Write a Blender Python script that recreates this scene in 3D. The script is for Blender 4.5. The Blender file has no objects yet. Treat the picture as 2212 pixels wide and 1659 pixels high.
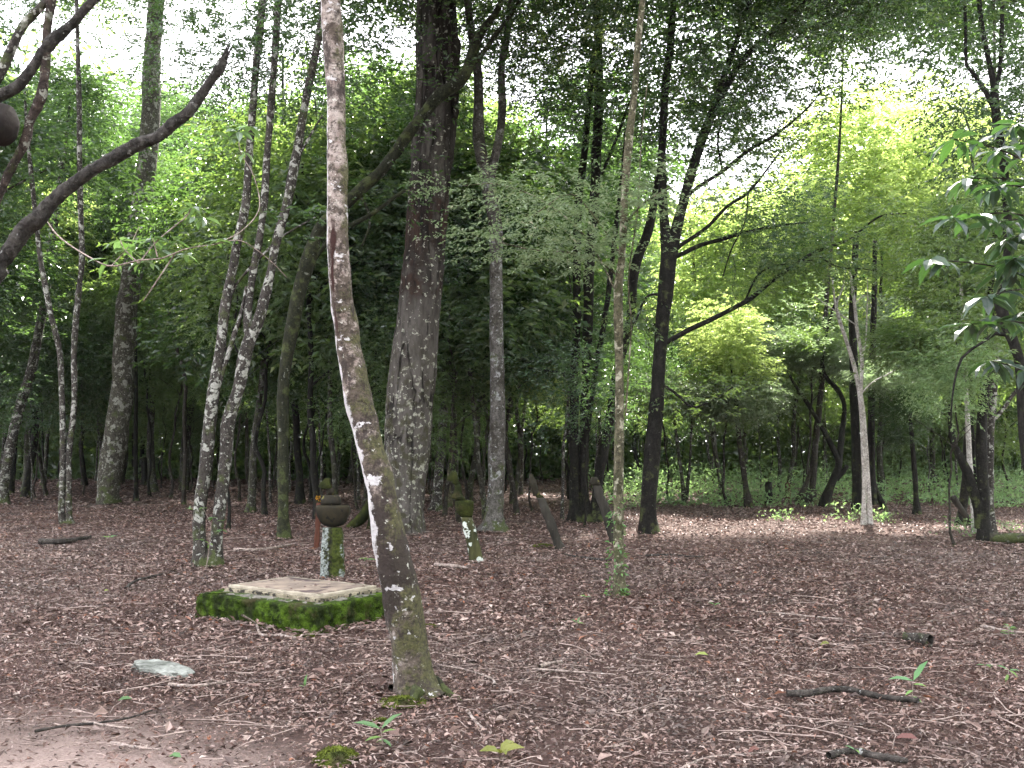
import bpy, math, random
import numpy as np
from mathutils import Vector, noise, Matrix

rng = np.random.default_rng(7)
random.seed(7)
sc = bpy.context.scene
COL = sc.collection

# ------------------------------------------------------------------ camera
H_EYE = 1.55
FPX = 2200.0                     # focal length for a picture 2212 wide
CX, CY, HOR = 1106.0, 829.5, 960.0
PITCH = math.atan((HOR - CY) / FPX)
cam = bpy.data.cameras.new('camera')
cam.sensor_width = 36.0
cam.lens = 36.0 * FPX / 2212.0
cam.clip_end = 600.0
camo = bpy.data.objects.new('camera', cam)
camo.location = (0, 0, H_EYE)
camo.rotation_euler = (math.pi / 2 + PITCH, 0, 0)
COL.objects.link(camo)
sc.camera = camo

# ------------------------------------------------------------------ light
SUN_EL, SUN_AZ = math.radians(54), math.radians(16)    # azimuth from +Y towards +X
w = bpy.data.worlds.new('World')
sc.world = w
w.use_nodes = True
nt = w.node_tree
bg = nt.nodes['Background']
sky = nt.nodes.new('ShaderNodeTexSky')
sky.sky_type = 'NISHITA'
sky.sun_disc = False
sky.sun_elevation = SUN_EL
sky.sun_rotation = SUN_AZ
sky.air_density = 1.0
sky.dust_density = 2.5
tc = nt.nodes.new('ShaderNodeTexCoord')
cn = nt.nodes.new('ShaderNodeTexNoise')
cn.inputs['Scale'].default_value = 2.2
cn.inputs['Detail'].default_value = 5
cr = nt.nodes.new('ShaderNodeMapRange')
cr.inputs[1].default_value = 0.25; cr.inputs[2].default_value = 0.6
cr.inputs[3].default_value = 0.55; cr.inputs[4].default_value = 1.0
mx = nt.nodes.new('ShaderNodeMix'); mx.data_type = 'RGBA'
nt.links.new(tc.outputs['Generated'], cn.inputs['Vector'])
nt.links.new(cn.outputs['Fac'], cr.inputs[0])
nt.links.new(cr.outputs[0], mx.inputs[0])
nt.links.new(sky.outputs[0], mx.inputs[6])
mx.inputs[7].default_value = (9.0, 8.9, 9.4, 1)
nt.links.new(mx.outputs[2], bg.inputs['Color'])
bg.inputs['Strength'].default_value = 0.10

sd = Vector((math.sin(SUN_AZ) * math.cos(SUN_EL), math.cos(SUN_AZ) * math.cos(SUN_EL), math.sin(SUN_EL)))
sl = bpy.data.lights.new('sun', 'SUN')
sl.energy = 5.0
sl.angle = math.radians(1.2)
sl.color = (1.0, 0.95, 0.86)
slo = bpy.data.objects.new('sun', sl)
slo.rotation_euler = sd.to_track_quat('Z', 'Y').to_euler()
slo.location = sd * 60
COL.objects.link(slo)

sc.view_settings.view_transform = 'Standard'
sc.view_settings.look = 'None'
sc.view_settings.exposure = 2.65
sc.view_settings.gamma = 1.0
cy = sc.cycles
cy.max_bounces = 6; cy.diffuse_bounces = 4; cy.glossy_bounces = 2
cy.transmission_bounces = 4; cy.transparent_max_bounces = 4
cy.use_denoising = True
cy.denoising_input_passes = 'RGB_ALBEDO_NORMAL'
cy.sample_clamp_indirect = 6.0
cy.caustics_reflective = False; cy.caustics_refractive = False
sc.render.film_transparent = False

# ------------------------------------------------------------------ picture -> place
_c, _s = math.cos(PITCH), math.sin(PITCH)
def ray(px, py):
    v = CY - py
    return np.array([px - CX, FPX * _c - v * _s, FPX * _s + v * _c])
def at(px, py, Y):
    d = ray(px, py); t = Y / d[1]
    return np.array([0, 0, H_EYE]) + d * t
def gnd(px, py):
    d = ray(px, py); t = -H_EYE / d[2]
    p = np.array([0, 0, H_EYE]) + d * t; p[2] = 0
    return p

# ------------------------------------------------------------------ materials
class NT:
    def __init__(s, name):
        s.m = bpy.data.materials.new(name); s.m.use_nodes = True
        s.t = s.m.node_tree; s.t.nodes.clear()
        s.out = s.n('ShaderNodeOutputMaterial')
    def n(s, typ, **kw):
        x = s.t.nodes.new(typ)
        for k, v in kw.items(): setattr(x, k, v)
        return x
    def l(s, a, b): s.t.links.new(a, b)
    def coord(s, scale=(1, 1, 1), kind='Object'):
        c = s.n('ShaderNodeTexCoord'); mp = s.n('ShaderNodeMapping')
        mp.inputs['Scale'].default_value = scale
        s.l(c.outputs[kind], mp.inputs['Vector']); return mp.outputs[0]
    def noise(s, vec, scale, detail=4, rough=0.55, dist=0.0):
        x = s.n('ShaderNodeTexNoise')
        x.inputs['Scale'].default_value = scale; x.inputs['Detail'].default_value = detail
        x.inputs['Roughness'].default_value = rough; x.inputs['Distortion'].default_value = dist
        s.l(vec, x.inputs['Vector']); return x.outputs['Fac']
    def vor(s, vec, scale, feature='F1'):
        x = s.n('ShaderNodeTexVoronoi', feature=feature)
        x.inputs['Scale'].default_value = scale
        s.l(vec, x.inputs['Vector']); return x.outputs['Distance']
    def ramp(s, fac, stops):
        x = s.n('ShaderNodeValToRGB'); e = x.color_ramp.elements
        while len(e) < len(stops): e.new(0.5)
        for i, (p, c) in enumerate(stops):
            e[i].position = p; e[i].color = (*c, 1) if len(c) == 3 else c
        s.l(fac, x.inputs[0]); return x.outputs[0]
    def rng(s, fac, a, b, c=0.0, d=1.0):
        x = s.n('ShaderNodeMapRange'); x.clamp = True
        for i, v in enumerate((a, b, c, d)): x.inputs[i + 1].default_value = v
        s.l(fac, x.inputs[0]); return x.outputs[0]
    def mix(s, fac, a, b):
        x = s.n('ShaderNodeMix', data_type='RGBA')
        if isinstance(fac, float): x.inputs[0].default_value = fac
        else: s.l(fac, x.inputs[0])
        for i, v in ((6, a), (7, b)):
            if isinstance(v, tuple): x.inputs[i].default_value = (*v, 1)
            else: s.l(v, x.inputs[i])
        return x.outputs[2]
    def math(s, op, a, b=None):
        x = s.n('ShaderNodeMath', operation=op)
        for i, v in enumerate((a, b)):
            if v is None: continue
            if isinstance(v, (int, float)): x.inputs[i].default_value = v
            else: s.l(v, x.inputs[i])
        return x.outputs[0]
    def xyz(s, vec):
        x = s.n('ShaderNodeSeparateXYZ'); s.l(vec, x.inputs[0]); return x.outputs
    def bump(s, h, strength=0.5, dist=0.02):
        x = s.n('ShaderNodeBump'); x.inputs['Strength'].default_value = strength
        x.inputs['Distance'].default_value = dist; s.l(h, x.inputs['Height']); return x.outputs[0]
    def surf(s, col, rough=0.85, normal=None, spec=0.3):
        b = s.n('ShaderNodeBsdfPrincipled')
        if isinstance(col, tuple): b.inputs['Base Color'].default_value = (*col, 1)
        else: s.l(col, b.inputs['Base Color'])
        b.inputs['Roughness'].default_value = rough
        b.inputs['Specular IOR Level'].default_value = spec
        if normal is not None: s.l(normal, b.inputs['Normal'])
        s.l(b.outputs[0], s.out.inputs[0]); return b

def leafmat(name, stops, trans, tr_amt=0.4, rough=0.4, spec=0.5):
    n = NT(name)
    g = n.n('ShaderNodeNewGeometry')
    oi = n.n('ShaderNodeObjectInfo')
    c = n.ramp(g.outputs['Random Per Island'], stops)
    hs = n.n('ShaderNodeHueSaturation')
    n.l(c, hs.inputs['Color'])
    n.l(n.rng(oi.outputs['Random'], 0, 1, 0.485, 0.515), hs.inputs['Hue'])
    n.l(n.rng(oi.outputs['Random'], 0, 1, 0.75, 1.25), hs.inputs['Value'])
    b = n.surf(hs.outputs[0], rough, None, spec)
    t = n.n('ShaderNodeBsdfTranslucent')
    m = n.mix(1.0, hs.outputs[0], trans)
    mm = n.n('ShaderNodeMix', data_type='RGBA', blend_type='MIX')
    mm.inputs[0].default_value = 0.75
    n.l(hs.outputs[0], mm.inputs[6]); mm.inputs[7].default_value = (*trans, 1)
    n.l(mm.outputs[2], t.inputs[0])
    ms = n.n('ShaderNodeMixShader'); ms.inputs[0].default_value = tr_amt
    n.l(b.outputs[0], ms.inputs[1]); n.l(t.outputs[0], ms.inputs[2])
    n.l(ms.outputs[0], n.out.inputs[0])
    return n.m

M = {}
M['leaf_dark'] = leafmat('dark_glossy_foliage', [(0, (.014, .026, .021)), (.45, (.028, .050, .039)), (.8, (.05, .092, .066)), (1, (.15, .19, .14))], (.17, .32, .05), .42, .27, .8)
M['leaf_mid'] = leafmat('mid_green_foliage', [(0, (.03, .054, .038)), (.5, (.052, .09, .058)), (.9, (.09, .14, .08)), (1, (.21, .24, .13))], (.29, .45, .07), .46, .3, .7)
M['leaf_lit'] = leafmat('sunlit_tinted_foliage', [(0, (.10, .16, .06)), (.5, (.17, .25, .09)), (.9, (.25, .33, .11)), (1, (.36, .36, .14))], (.58, .72, .20), .54, .45, .4)  # sunlit look of the bright crowns is put into this leaf colour
M['leaf_feather'] = leafmat('grey_green_feathery_foliage', [(0, (.08, .11, .07)), (.6, (.15, .19, .12)), (.9, (.25, .30, .19)), (1, (.24, .21, .16))], (.30, .44, .17), .35, .45, .45)
M['leaf_big'] = leafmat('large_glossy_leaf', [(0, (.018, .03, .026)), (.5, (.035, .055, .046)), (.85, (.055, .085, .06)), (1, (.05, .11, .03))], (.10, .24, .03), .25, .36, .5)
M['leaf_pale'] = leafmat('pale_grey_green_leaf', [(0, (.06, .09, .06)), (.6, (.12, .17, .12)), (.85, (.18, .24, .18)), (1, (.14, .30, .05))], (.2, .38, .06), .3, .3, .6)
M['leaf_fresh'] = leafmat('fresh_green_leaf', [(0, (.06, .13, .05)), (.6, (.09, .19, .08)), (1, (.15, .24, .06))], (.25, .5, .05), .35, .4, .5)
M['leaf_under'] = leafmat('undergrowth_leaf', [(0, (.09, .15, .09)), (.5, (.17, .27, .14)), (1, (.30, .39, .20))], (.38, .6, .18), .4, .45, .4)
M['leaf_yellow'] = leafmat('fallen_yellow_leaf', [(0, (.15, .19, .05)), (1, (.21, .23, .06))], (.4, .4, .05), .2, .5, .3)

def litter_mat():
    n = NT('leaf_litter')
    g = n.n('ShaderNodeNewGeometry')
    c = n.ramp(g.outputs['Random Per Island'], [(0, (.022, .013, .011)), (.2, (.075, .042, .035)), (.45, (.18, .105, .088)), (.7, (.31, .208, .18)), (.9, (.46, .345, .31)), (.975, (.60, .49, .45)), (.985, (.28, .10, .05)), (1, (.30, .12, .06))])
    v = n.coord((1, 1, 1))
    c2 = n.mix(n.rng(n.noise(v, 60, 3), .3, .7, 0, .45), c, (.07, .045, .04))
    c3 = n.mix(n.rng(n.noise(v, .6, 5), .45, .7, 0, .45), c2, (.10, .04, .028))
    c3 = n.mix(n.rng(n.noise(v, 2.6, 4), .50, .66, 0, .6), c3, (.03, .02, .018))
    c3 = n.mix(n.rng(n.noise(v, .23, 3), .48, .62, 0, .35), c3, (.17, .145, .135))
    b = n.surf(c3, .55, None, .45)
    return n.m
M['litter'] = litter_mat()

def ground_mat():
    n = NT('forest_floor')
    v = n.coord()
    a = n.noise(v, 38, 6, .7)
    c = n.ramp(a, [(.25, (.02, .012, .011)), (.48, (.08, .045, .038)), (.6, (.17, .105, .09)), (.78, (.33, .24, .21))])
    s = n.vor(v, 26)
    c = n.mix(n.rng(s, .15, .6, 0, .75), c, (.03, .018, .016))
    big = n.noise(v, .35, 3)
    c = n.mix(n.rng(big, .45, .65, 0, .4), c, (.14, .085, .075))
    # bare sandy soil close to the path
    o = n.xyz(v)
    dx = n.math('ADD', o[0], 2.6); dy = n.math('SUBTRACT', o[1], 4.4)
    d = n.math('SQRT', n.math('ADD', n.math('MULTIPLY', dx, dx), n.math('MULTIPLY', dy, dy)))
    d = n.math('ADD', d, n.math('MULTIPLY', n.noise(v, 1.6, 5), 1.2))
    sand = n.ramp(n.noise(v, 70, 5, .7), [(.3, (.22, .155, .135)), (.7, (.46, .36, .33))])
    c = n.mix(n.rng(d, 1.25, 2.6, 1, 0), c, sand)
    n.surf(c, .9, n.bump(a, .9, .03), .2)
    return n.m
M['ground'] = ground_mat()

def bark(name, dark, mid, lichen=(.45, .46, .42), lich=0.56, moss=0.0, mosscol=(.035, .042, .016), sc_l=9, bump=.6, patch2=None):
    n = NT(name)
    v = n.coord((1, 1, .45)); vs = n.coord((1, 1, .16)); vo = n.coord()
    a = n.noise(v, 14, 6, .65)
    st = n.noise(vs, 30, 5, .6)
    c = n.mix(n.rng(a, .35, .65), dark, mid)
    c = n.mix(n.rng(st, .55, .75, 0, .6), c, tuple(x * .45 for x in dark))
    if patch2:
        c = n.mix(n.rng(n.noise(vo, 3.2, 4), .52, .58, 0, .85), c, patch2)
    ck = n.noise(vo, 26, 7, .75, .6)
    c = n.mix(n.rng(ck, .50, .60, 0, .75), c, tuple(x * .35 for x in dark))
    c = n.mix(n.rng(ck, .36, .44, .6, 0), c, tuple(min(1, x * 1.7) for x in mid))
    lm = n.rng(n.noise(vo, sc_l, 5, .6, .4), lich, lich + .03)
    lc = n.mix(n.rng(n.noise(vo, 40, 3), .35, .65), lichen, tuple(x * .62 for x in lichen))
    c = n.mix(lm, c, lc)
    l2 = n.rng(n.noise(vo, sc_l * 3.3, 3, .5), lich + .07, lich + .1, 0, .8)
    c = n.mix(l2, c, lichen)
    if moss:
        z = n.xyz(vo)[2]
        g = n.math('ADD', n.noise(vo, 5, 6, .65), n.rng(z, 0.0, 1.1, .10, 0.0))
        mm = n.rng(g, .62 - moss * .2, .72 - moss * .2)
        mc = n.mix(n.rng(n.noise(vo, 60, 3), .3, .7), mosscol, tuple(x * 2.2 for x in mosscol))
        c = n.mix(mm, c, mc)
    h = n.math('SUBTRACT', n.math('ADD', a, n.math('MULTIPLY', st, .8)), ck)
    n.surf(c, .88, n.bump(h, bump, .03), .2)
    return n.m
M['bark_mottled'] = bark('lichen_mottled_bark', (.022, .019, .017), (.07, .061, .055), (.36, .36, .33), .55, .25, sc_l=8)
M['bark_mottled_dim'] = bark('dull_mottled_bark', (.022, .021, .016), (.055, .05, .04), (.21, .21, .19), .56, .35, sc_l=7)
M['bark_stout'] = bark('stout_mottled_bark', (.035, .032, .025), (.09, .082, .068), (.27, .27, .24), .55, .3, sc_l=6)
M['bark_dark'] = bark('dark_bark', (.006, .0055, .005), (.02, .018, .016), (.13, .13, .12), .67, .15, sc_l=14)
M['bark_brown'] = bark('brown_bark', (.016, .013, .011), (.045, .038, .032), (.18, .175, .16), .62, .2, sc_l=12)
M['bark_moss'] = bark('moss_green_bark', (.012, .013, .008), (.03, .032, .018), (.20, .21, .18), .63, .45, sc_l=9)
M['bark_pale'] = bark('pale_banded_bark', (.06, .055, .05), (.14, .13, .122), (.32, .32, .33), .57, .3, sc_l=5, patch2=(.045, .04, .032))
M['bark_green'] = bark('pale_olive_bark', (.06, .055, .035), (.15, .135, .09), (.38, .36, .28), .57, .3, sc_l=7, patch2=(.035, .035, .018))
M['bark_white'] = bark('pale_grey_bark', (.34, .32, .30), (.58, .55, .53), (.68, .66, .64), .55, .0, sc_l=9)
M['bark_branch'] = bark('rough_purple_grey_bark', (.018, .016, .015), (.085, .078, .072), (.26, .26, .25), .63, .0, sc_l=10, bump=1.0, patch2=(.032, .027, .025))
M['bark_rusty'] = bark('rusty_mottled_bark', (.022, .016, .014), (.075, .055, .047), (.30, .30, .26), .58, .1, sc_l=15, bump=1.0)
M['twig'] = bark('pale_dead_twig', (.16, .125, .11), (.40, .32, .29), (.5, .44, .42), .6, .0, sc_l=20)
M['twig_dark'] = bark('dark_damp_twig', (.025, .022, .02), (.07, .06, .055), (.4, .4, .4), .63, .0, sc_l=20)

def mat_t1():
    n = NT('smooth_flaking_bark')
    vo = n.coord(); vst = n.coord((1, 1, 2.2)); u = n.xyz(n.coord((1, 1, 1), 'UV'))
    a = n.noise(vo, 10, 7, .7); f = n.noise(vst, 9, 7, .75); fine = n.noise(vo, 60, 5, .65)
    hgt = n.xyz(vo)[2]
    brown = n.mix(n.rng(a, .38, .62), (.05, .038, .03), (.15, .12, .10))
    pink = n.mix(n.rng(f, .35, .65), (.19, .14, .125), (.42, .37, .34))
    up = n.rng(hgt, 2.1, 3.2, -.06, .05)
    c = n.mix(n.rng(n.math('ADD', n.noise(n.coord((1, 1, 1.3)), 7, 8, .75), up), .475, .535), brown, pink)
    side = n.math('ABSOLUTE', n.math('SUBTRACT', u[0], .70))
    g = n.math('SUBTRACT', n.noise(vo, 6, 7, .7), n.math('MULTIPLY', side, .55))
    g = n.math('ADD', g, n.rng(hgt, .1, 2.8, .14, -.01))
    moss = n.mix(n.rng(fine, .3, .7), (.032, .034, .014), (.12, .115, .05))
    c = n.mix(n.rng(g, .44, .53, 0, .92), c, moss)
    fk = n.noise(n.coord((1, 1, 1.4)), 28, 7, .75)
    c = n.mix(n.rng(fk, .53, .60, 0, .8), c, (.03, .024, .02))
    dk = n.noise(n.coord((1, 1, .6)), 4.2, 8, .75)
    dk = n.math('ADD', dk, n.math('MULTIPLY', n.rng(hgt, .25, .5), n.rng(hgt, .9, 1.3, .09, 0)))
    c = n.mix(n.rng(dk, .53, .60, 0, .92), c, (.035, .026, .024))
    # strip of bare white wood down the left side
    s2 = n.math('ABSOLUTE', n.math('SUBTRACT', u[0], .262))
    wv = n.math('ADD', s2, n.math('MULTIPLY', n.math('SUBTRACT', n.noise(vo, 9, 6, .7), .5), .34))
    wv = n.math('ADD', wv, n.rng(hgt, .55, 1.0, .11, -.03))
    wv = n.math('ADD', wv, n.rng(hgt, 1.7, 2.4, 0, .08))
    white = n.mix(n.rng(fine, .35, .7), (.46, .44, .45), (.60, .58, .60))
    c = n.mix(n.rng(wv, .085, .105, 1, 0), c, white)
    # white lichen blotches, large and small
    bl = n.noise(n.coord((1, 1, 1.6)), 5.5, 7, .66)
    c = n.mix(n.rng(bl, .615, .63), c, white)
    c = n.mix(n.rng(n.noise(vo, 26, 5, .65), .64, .67, 0, .85), c, (.50, .49, .44))
    # red brown wound
    s3 = n.math('ABSOLUTE', n.math('SUBTRACT', u[0], n.rng(hgt, 2.2, 2.8, .36, .45)))
    s3 = n.math('ADD', s3, n.math('MULTIPLY', n.math('SUBTRACT', n.noise(n.coord((1, 1, .3)), 12, 7, .7), .5), .22))
    zz = n.math('MULTIPLY', n.rng(hgt, 2.2, 2.3), n.rng(hgt, 2.9, 3.0, 1, 0))
    c = n.mix(n.math('MULTIPLY', n.rng(s3, .018, .04, 1, 0), zz), c, (.035, .014, .012))
    h = n.math('SUBTRACT', n.math('ADD', n.math('MULTIPLY', f, .7), n.math('MULTIPLY', fine, .35)), n.math('MULTIPLY', fk, .9))
    n.surf(c, .82, n.bump(n.math('ADD', h, n.rng(g, .42, .56)), .9, .014), .25)
    return n.m
M['bark_front'] = mat_t1()

def mat_t2():
    n = NT('grey_fissured_bark')
    vo = n.coord(); v = n.coord((1, 1, .25)); z = n.xyz(vo)[2]
    a = n.noise(v, 7, 7, .7); f = n.noise(vo, 22, 5, .7)
    grey = n.mix(n.rng(a, .35, .65), (.045, .039, .035), (.12, .108, .10))
    ve = n.n('ShaderNodeTexVoronoi', feature='DISTANCE_TO_EDGE')
    ve.inputs['Scale'].default_value = 1.9
    dv = n.coord((1.3, 1.3, .22))
    nn = n.n('ShaderNodeTexNoise'); nn.inputs['Scale'].default_value = 5; nn.inputs['Detail'].default_value = 4
    n.l(dv, nn.inputs['Vector'])
    add = n.n('ShaderNodeMix', data_type='RGBA', blend_type='ADD'); add.inputs[0].default_value = .22
    n.l(dv, add.inputs[6]); n.l(nn.outputs['Color'], add.inputs[7])
    n.l(add.outputs[2], ve.inputs['Vector'])
    crack = n.math('MULTIPLY', n.rng(ve.outputs['Distance'], .010, .04, 1, 0), n.rng(n.noise(vo, 2.2, 4), .42, .56))
    # rotten red brown wood around the middle of the trunk
    grey = n.mix(n.math('MULTIPLY', n.rng(z, 3.4, 5.2), n.rng(n.noise(v, 2.2, 6, .7), .40, .52)), grey, (.022, .018, .016))
    band = n.math('MULTIPLY', n.rng(z, 3.6, 4.2), n.rng(z, 6.0, 7.6, 1, 0))
    bm = n.math('ADD', n.math('MULTIPLY', band, .42), n.noise(vo, 1.6, 5, .6))
    rot = n.mix(n.rng(n.noise(v, 5, 6, .7), .40, .62), (.010, .008, .008), (.05, .03, .024))
    c = n.mix(n.rng(bm, .82, .9), grey, rot)
    c = n.mix(n.rng(n.noise(vo, 1.1, 5, .6), .58, .64, 0, .8), c, (.035, .028, .025))
    c = n.mix(n.math('MULTIPLY', crack, .9), c, (.012, .01, .009))
    low = n.rng(z, 2.2, 3.6, 1, 0)
    lm = n.math('ADD', n.noise(vo, 11, 5, .65), n.math('MULTIPLY', low, .045))
    c = n.mix(n.rng(lm, .60, .64), c, n.mix(n.rng(f, .4, .6), (.20, .20, .14), (.36, .36, .31)))
    c = n.mix(n.math('MULTIPLY', n.rng(n.noise(vo, 5, 5, .6), .52, .6, 0, .75), low), c, (.045, .043, .02))
    h = n.math('SUBTRACT', n.math('ADD', a, n.math('MULTIPLY', f, .35)), n.math('MULTIPLY', crack, 1.2))
    n.surf(c, .9, n.bump(h, .9, .05), .2)
    return n.m
M['bark_big'] = mat_t2()

def mat_moss(name='moss', lo=(.008, .014, .004), hi=(.075, .13, .012), s=1.0):
    n = NT(name)
    v = n.coord()
    a = n.noise(v, 16 * s, 6, .7); b = n.noise(v, 90 * s, 4, .6); big = n.noise(n.coord((1, 1, .3)), 7 * s, 4)
    c = n.mix(n.rng(a, .35, .68), lo, hi)
    c = n.mix(n.rng(b, .5, .75, 0, .5), c, tuple(min(1, x * 1.8) for x in hi))
    c = n.mix(n.rng(big, .46, .60, 0, .85), c, (.014, .018, .008))
    c = n.mix(n.rng(n.noise(v, 4 * s, 5, .7), .56, .64, 0, .75), c, (.05, .04, .022))
    n.surf(c, .95, n.bump(n.math('ADD', a, n.math('MULTIPLY', b, .6)), 1.0, .025), .1)
    return n.m
M['moss'] = mat_moss()
M['moss_yellow'] = mat_moss('yellow_moss', (.05, .06, .012), (.18, .22, .035))
M['moss_post'] = mat_moss('mossy_old_wood', (.012, .014, .006), (.05, .058, .014), .6)

def simple(name, a, b, s=8, rough=.85, spot=None, spt=.62, stretch=(1, 1, 1), bump=.4, s2=None):
    n = NT(name); v = n.coord(stretch)
    x = n.noise(v, s, 6, .65)
    c = n.mix(n.rng(x, .35, .65), a, b)
    if spot: c = n.mix(n.rng(n.noise(n.coord(), s2 or s * 1.4, 5, .6), spt, spt + .04), c, spot)
    n.surf(c, rough, n.bump(x, bump, .01), .25); return n.m
M['old_concrete'] = simple('weathered_concrete', (.07, .065, .055), (.20, .185, .165), 12, spot=(.035, .055, .012), spt=.49)
M['plinth'] = simple('stained_plaster', (.10, .085, .06), (.28, .245, .18), 14, spot=(.025, .022, .018), spt=.52)
M['rim'] = simple('cream_painted_rim', (.20, .175, .135), (.38, .335, .27), 9, .75, spot=(.09, .08, .05), spt=.64)
M['panel'] = simple('grainy_terrazzo_panel', (.15, .118, .10), (.29, .23, .185), 5, .85, spot=(.08, .058, .056), spt=.54, s2=3.5)
M['rock'] = simple('pale_ribbed_stone', (.07, .075, .065), (.29, .30, .28), 9, .9, stretch=(.5, 2.2, 2.5), bump=1.0)
M['wood_dark'] = simple('dark_old_wood', (.007, .006, .005), (.026, .022, .014), 9, .85, stretch=(1, 1, .25), spot=(.11, .10, .03), spt=.62)
M['wood_olive'] = simple('dark_olive_wood', (.006, .005, .004), (.024, .019, .009), 7, .8, spot=(.004, .004, .003), spt=.58)
M['wood_red'] = simple('red_brown_board', (.05, .018, .012), (.11, .04, .025), 9, .85, stretch=(1, 1, .3))
M['wood_grey'] = simple('grey_old_wood', (.015, .013, .011), (.05, .045, .038), 9, .9, stretch=(1, 1, .2), spot=(.30, .30, .26), spt=.67)
M['wood_post'] = simple('lichen_and_moss_post', (.02, .022, .01), (.075, .075, .03), 6, .9, stretch=(1, 1, .3), spot=(.52, .56, .52), spt=.56)
M['lichen'] = simple('white_lichen_crust', (.40, .44, .42), (.66, .70, .68), 20, .9, spot=(.04, .04, .03), spt=.60)
M['termite'] = simple('dark_termite_nest', (.008, .006, .006), (.025, .02, .018), 12, .95, bump=1.0)
M['flower'] = simple('orange_fungus', (.30, .14, .01), (.45, .24, .02), 20)
M['twiglitter'] = simple('twig_litter', (.13, .095, .085), (.42, .33, .30), 9, .8)

# ------------------------------------------------------------------ mesh building
class MB:
    def __init__(s): s.v = []; s.f = {3: [], 4: []}; s.uv = {3: [], 4: []}; s.n = 0
    def add(s, v, f, uv=None):
        v = np.asarray(v, float); f = np.asarray(f, int); k = f.shape[1]
        s.f[k].append(f + s.n); s.v.append(v); s.n += len(v)
        s.uv[k].append(uv if uv is not None else np.zeros((len(f), k, 2)))
    def mesh(s, name, mat, smooth=True, off=(0, 0, 0)):
        me = bpy.data.meshes.new(name)
        V = np.concatenate(s.v) - np.asarray(off)
        T = np.concatenate(s.f[3]) if s.f[3] else np.zeros((0, 3), int)
        Q = np.concatenate(s.f[4]) if s.f[4] else np.zeros((0, 4), int)
        me.vertices.add(len(V)); me.vertices.foreach_set('co', V.astype(np.float32).ravel())
        li = np.concatenate([T.ravel(), Q.ravel()])
        me.loops.add(len(li)); me.loops.foreach_set('vertex_index', li.astype(np.int32))
        st = np.concatenate([np.arange(len(T)) * 3, len(T) * 3 + np.arange(len(Q)) * 4])
        me.polygons.add(len(st)); me.polygons.foreach_set('loop_start', st.astype(np.int32))
        me.polygons.foreach_set('use_smooth', np.full(len(st), smooth))
        uvl = me.uv_layers.new(name='UVMap')
        uv = np.concatenate([np.concatenate(s.uv[3]).reshape(-1, 2) if s.uv[3] else np.zeros((0, 2)),
                             np.concatenate(s.uv[4]).reshape(-1, 2) if s.uv[4] else np.zeros((0, 2))])
        uvl.data.foreach_set('uv', uv.astype(np.float32).ravel())
        me.update(calc_edges=True); me.validate()
        me.materials.append(mat)
        return me

def link(name, data, parent=None, loc=(0, 0, 0), rz=0.0, s=1.0):
    o = bpy.data.objects.new(name, data); COL.objects.link(o)
    o.location = loc; o.rotation_euler = (0, 0, rz); o.scale = (s, s, s)
    if parent is not None: o.parent = parent
    return o
def tag(o, label=None, cat=None, group=None, kind=None):
    if label: o['label'] = label
    if cat: o['category'] = cat
    if group: o['group'] = group
    if kind: o['kind'] = kind
    return o
def thing(name, label, cat, loc=(0, 0, 0), group=None):
    o = link(name, None, None, tuple(float(x) for x in loc)); o.empty_display_size = .2
    return tag(o, label, cat, group)

def spline(P, n):
    P = np.asarray(P, float)
    if len(P) == 2: return P[0] + (P[1] - P[0]) * np.linspace(0, 1, n)[:, None]
    A = np.vstack([2 * P[0] - P[1], P, 2 * P[-1] - P[-2]])
    out = []
    seg = np.linalg.norm(np.diff(P[:, :3], axis=0), axis=1); cum = np.concatenate([[0], np.cumsum(seg)])
    for t in np.linspace(0, cum[-1], n):
        i = min(np.searchsorted(cum, t, 'right') - 1, len(P) - 2); u = (t - cum[i]) / max(seg[i], 1e-9)
        a, b, c, d = A[i], A[i + 1], A[i + 2], A[i + 3]
        out.append(.5 * ((2 * b) + (c - a) * u + (2 * a - 5 * b + 4 * c - d) * u * u + (3 * b - a - 3 * c + d) * u ** 3))
    return np.array(out)

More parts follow.
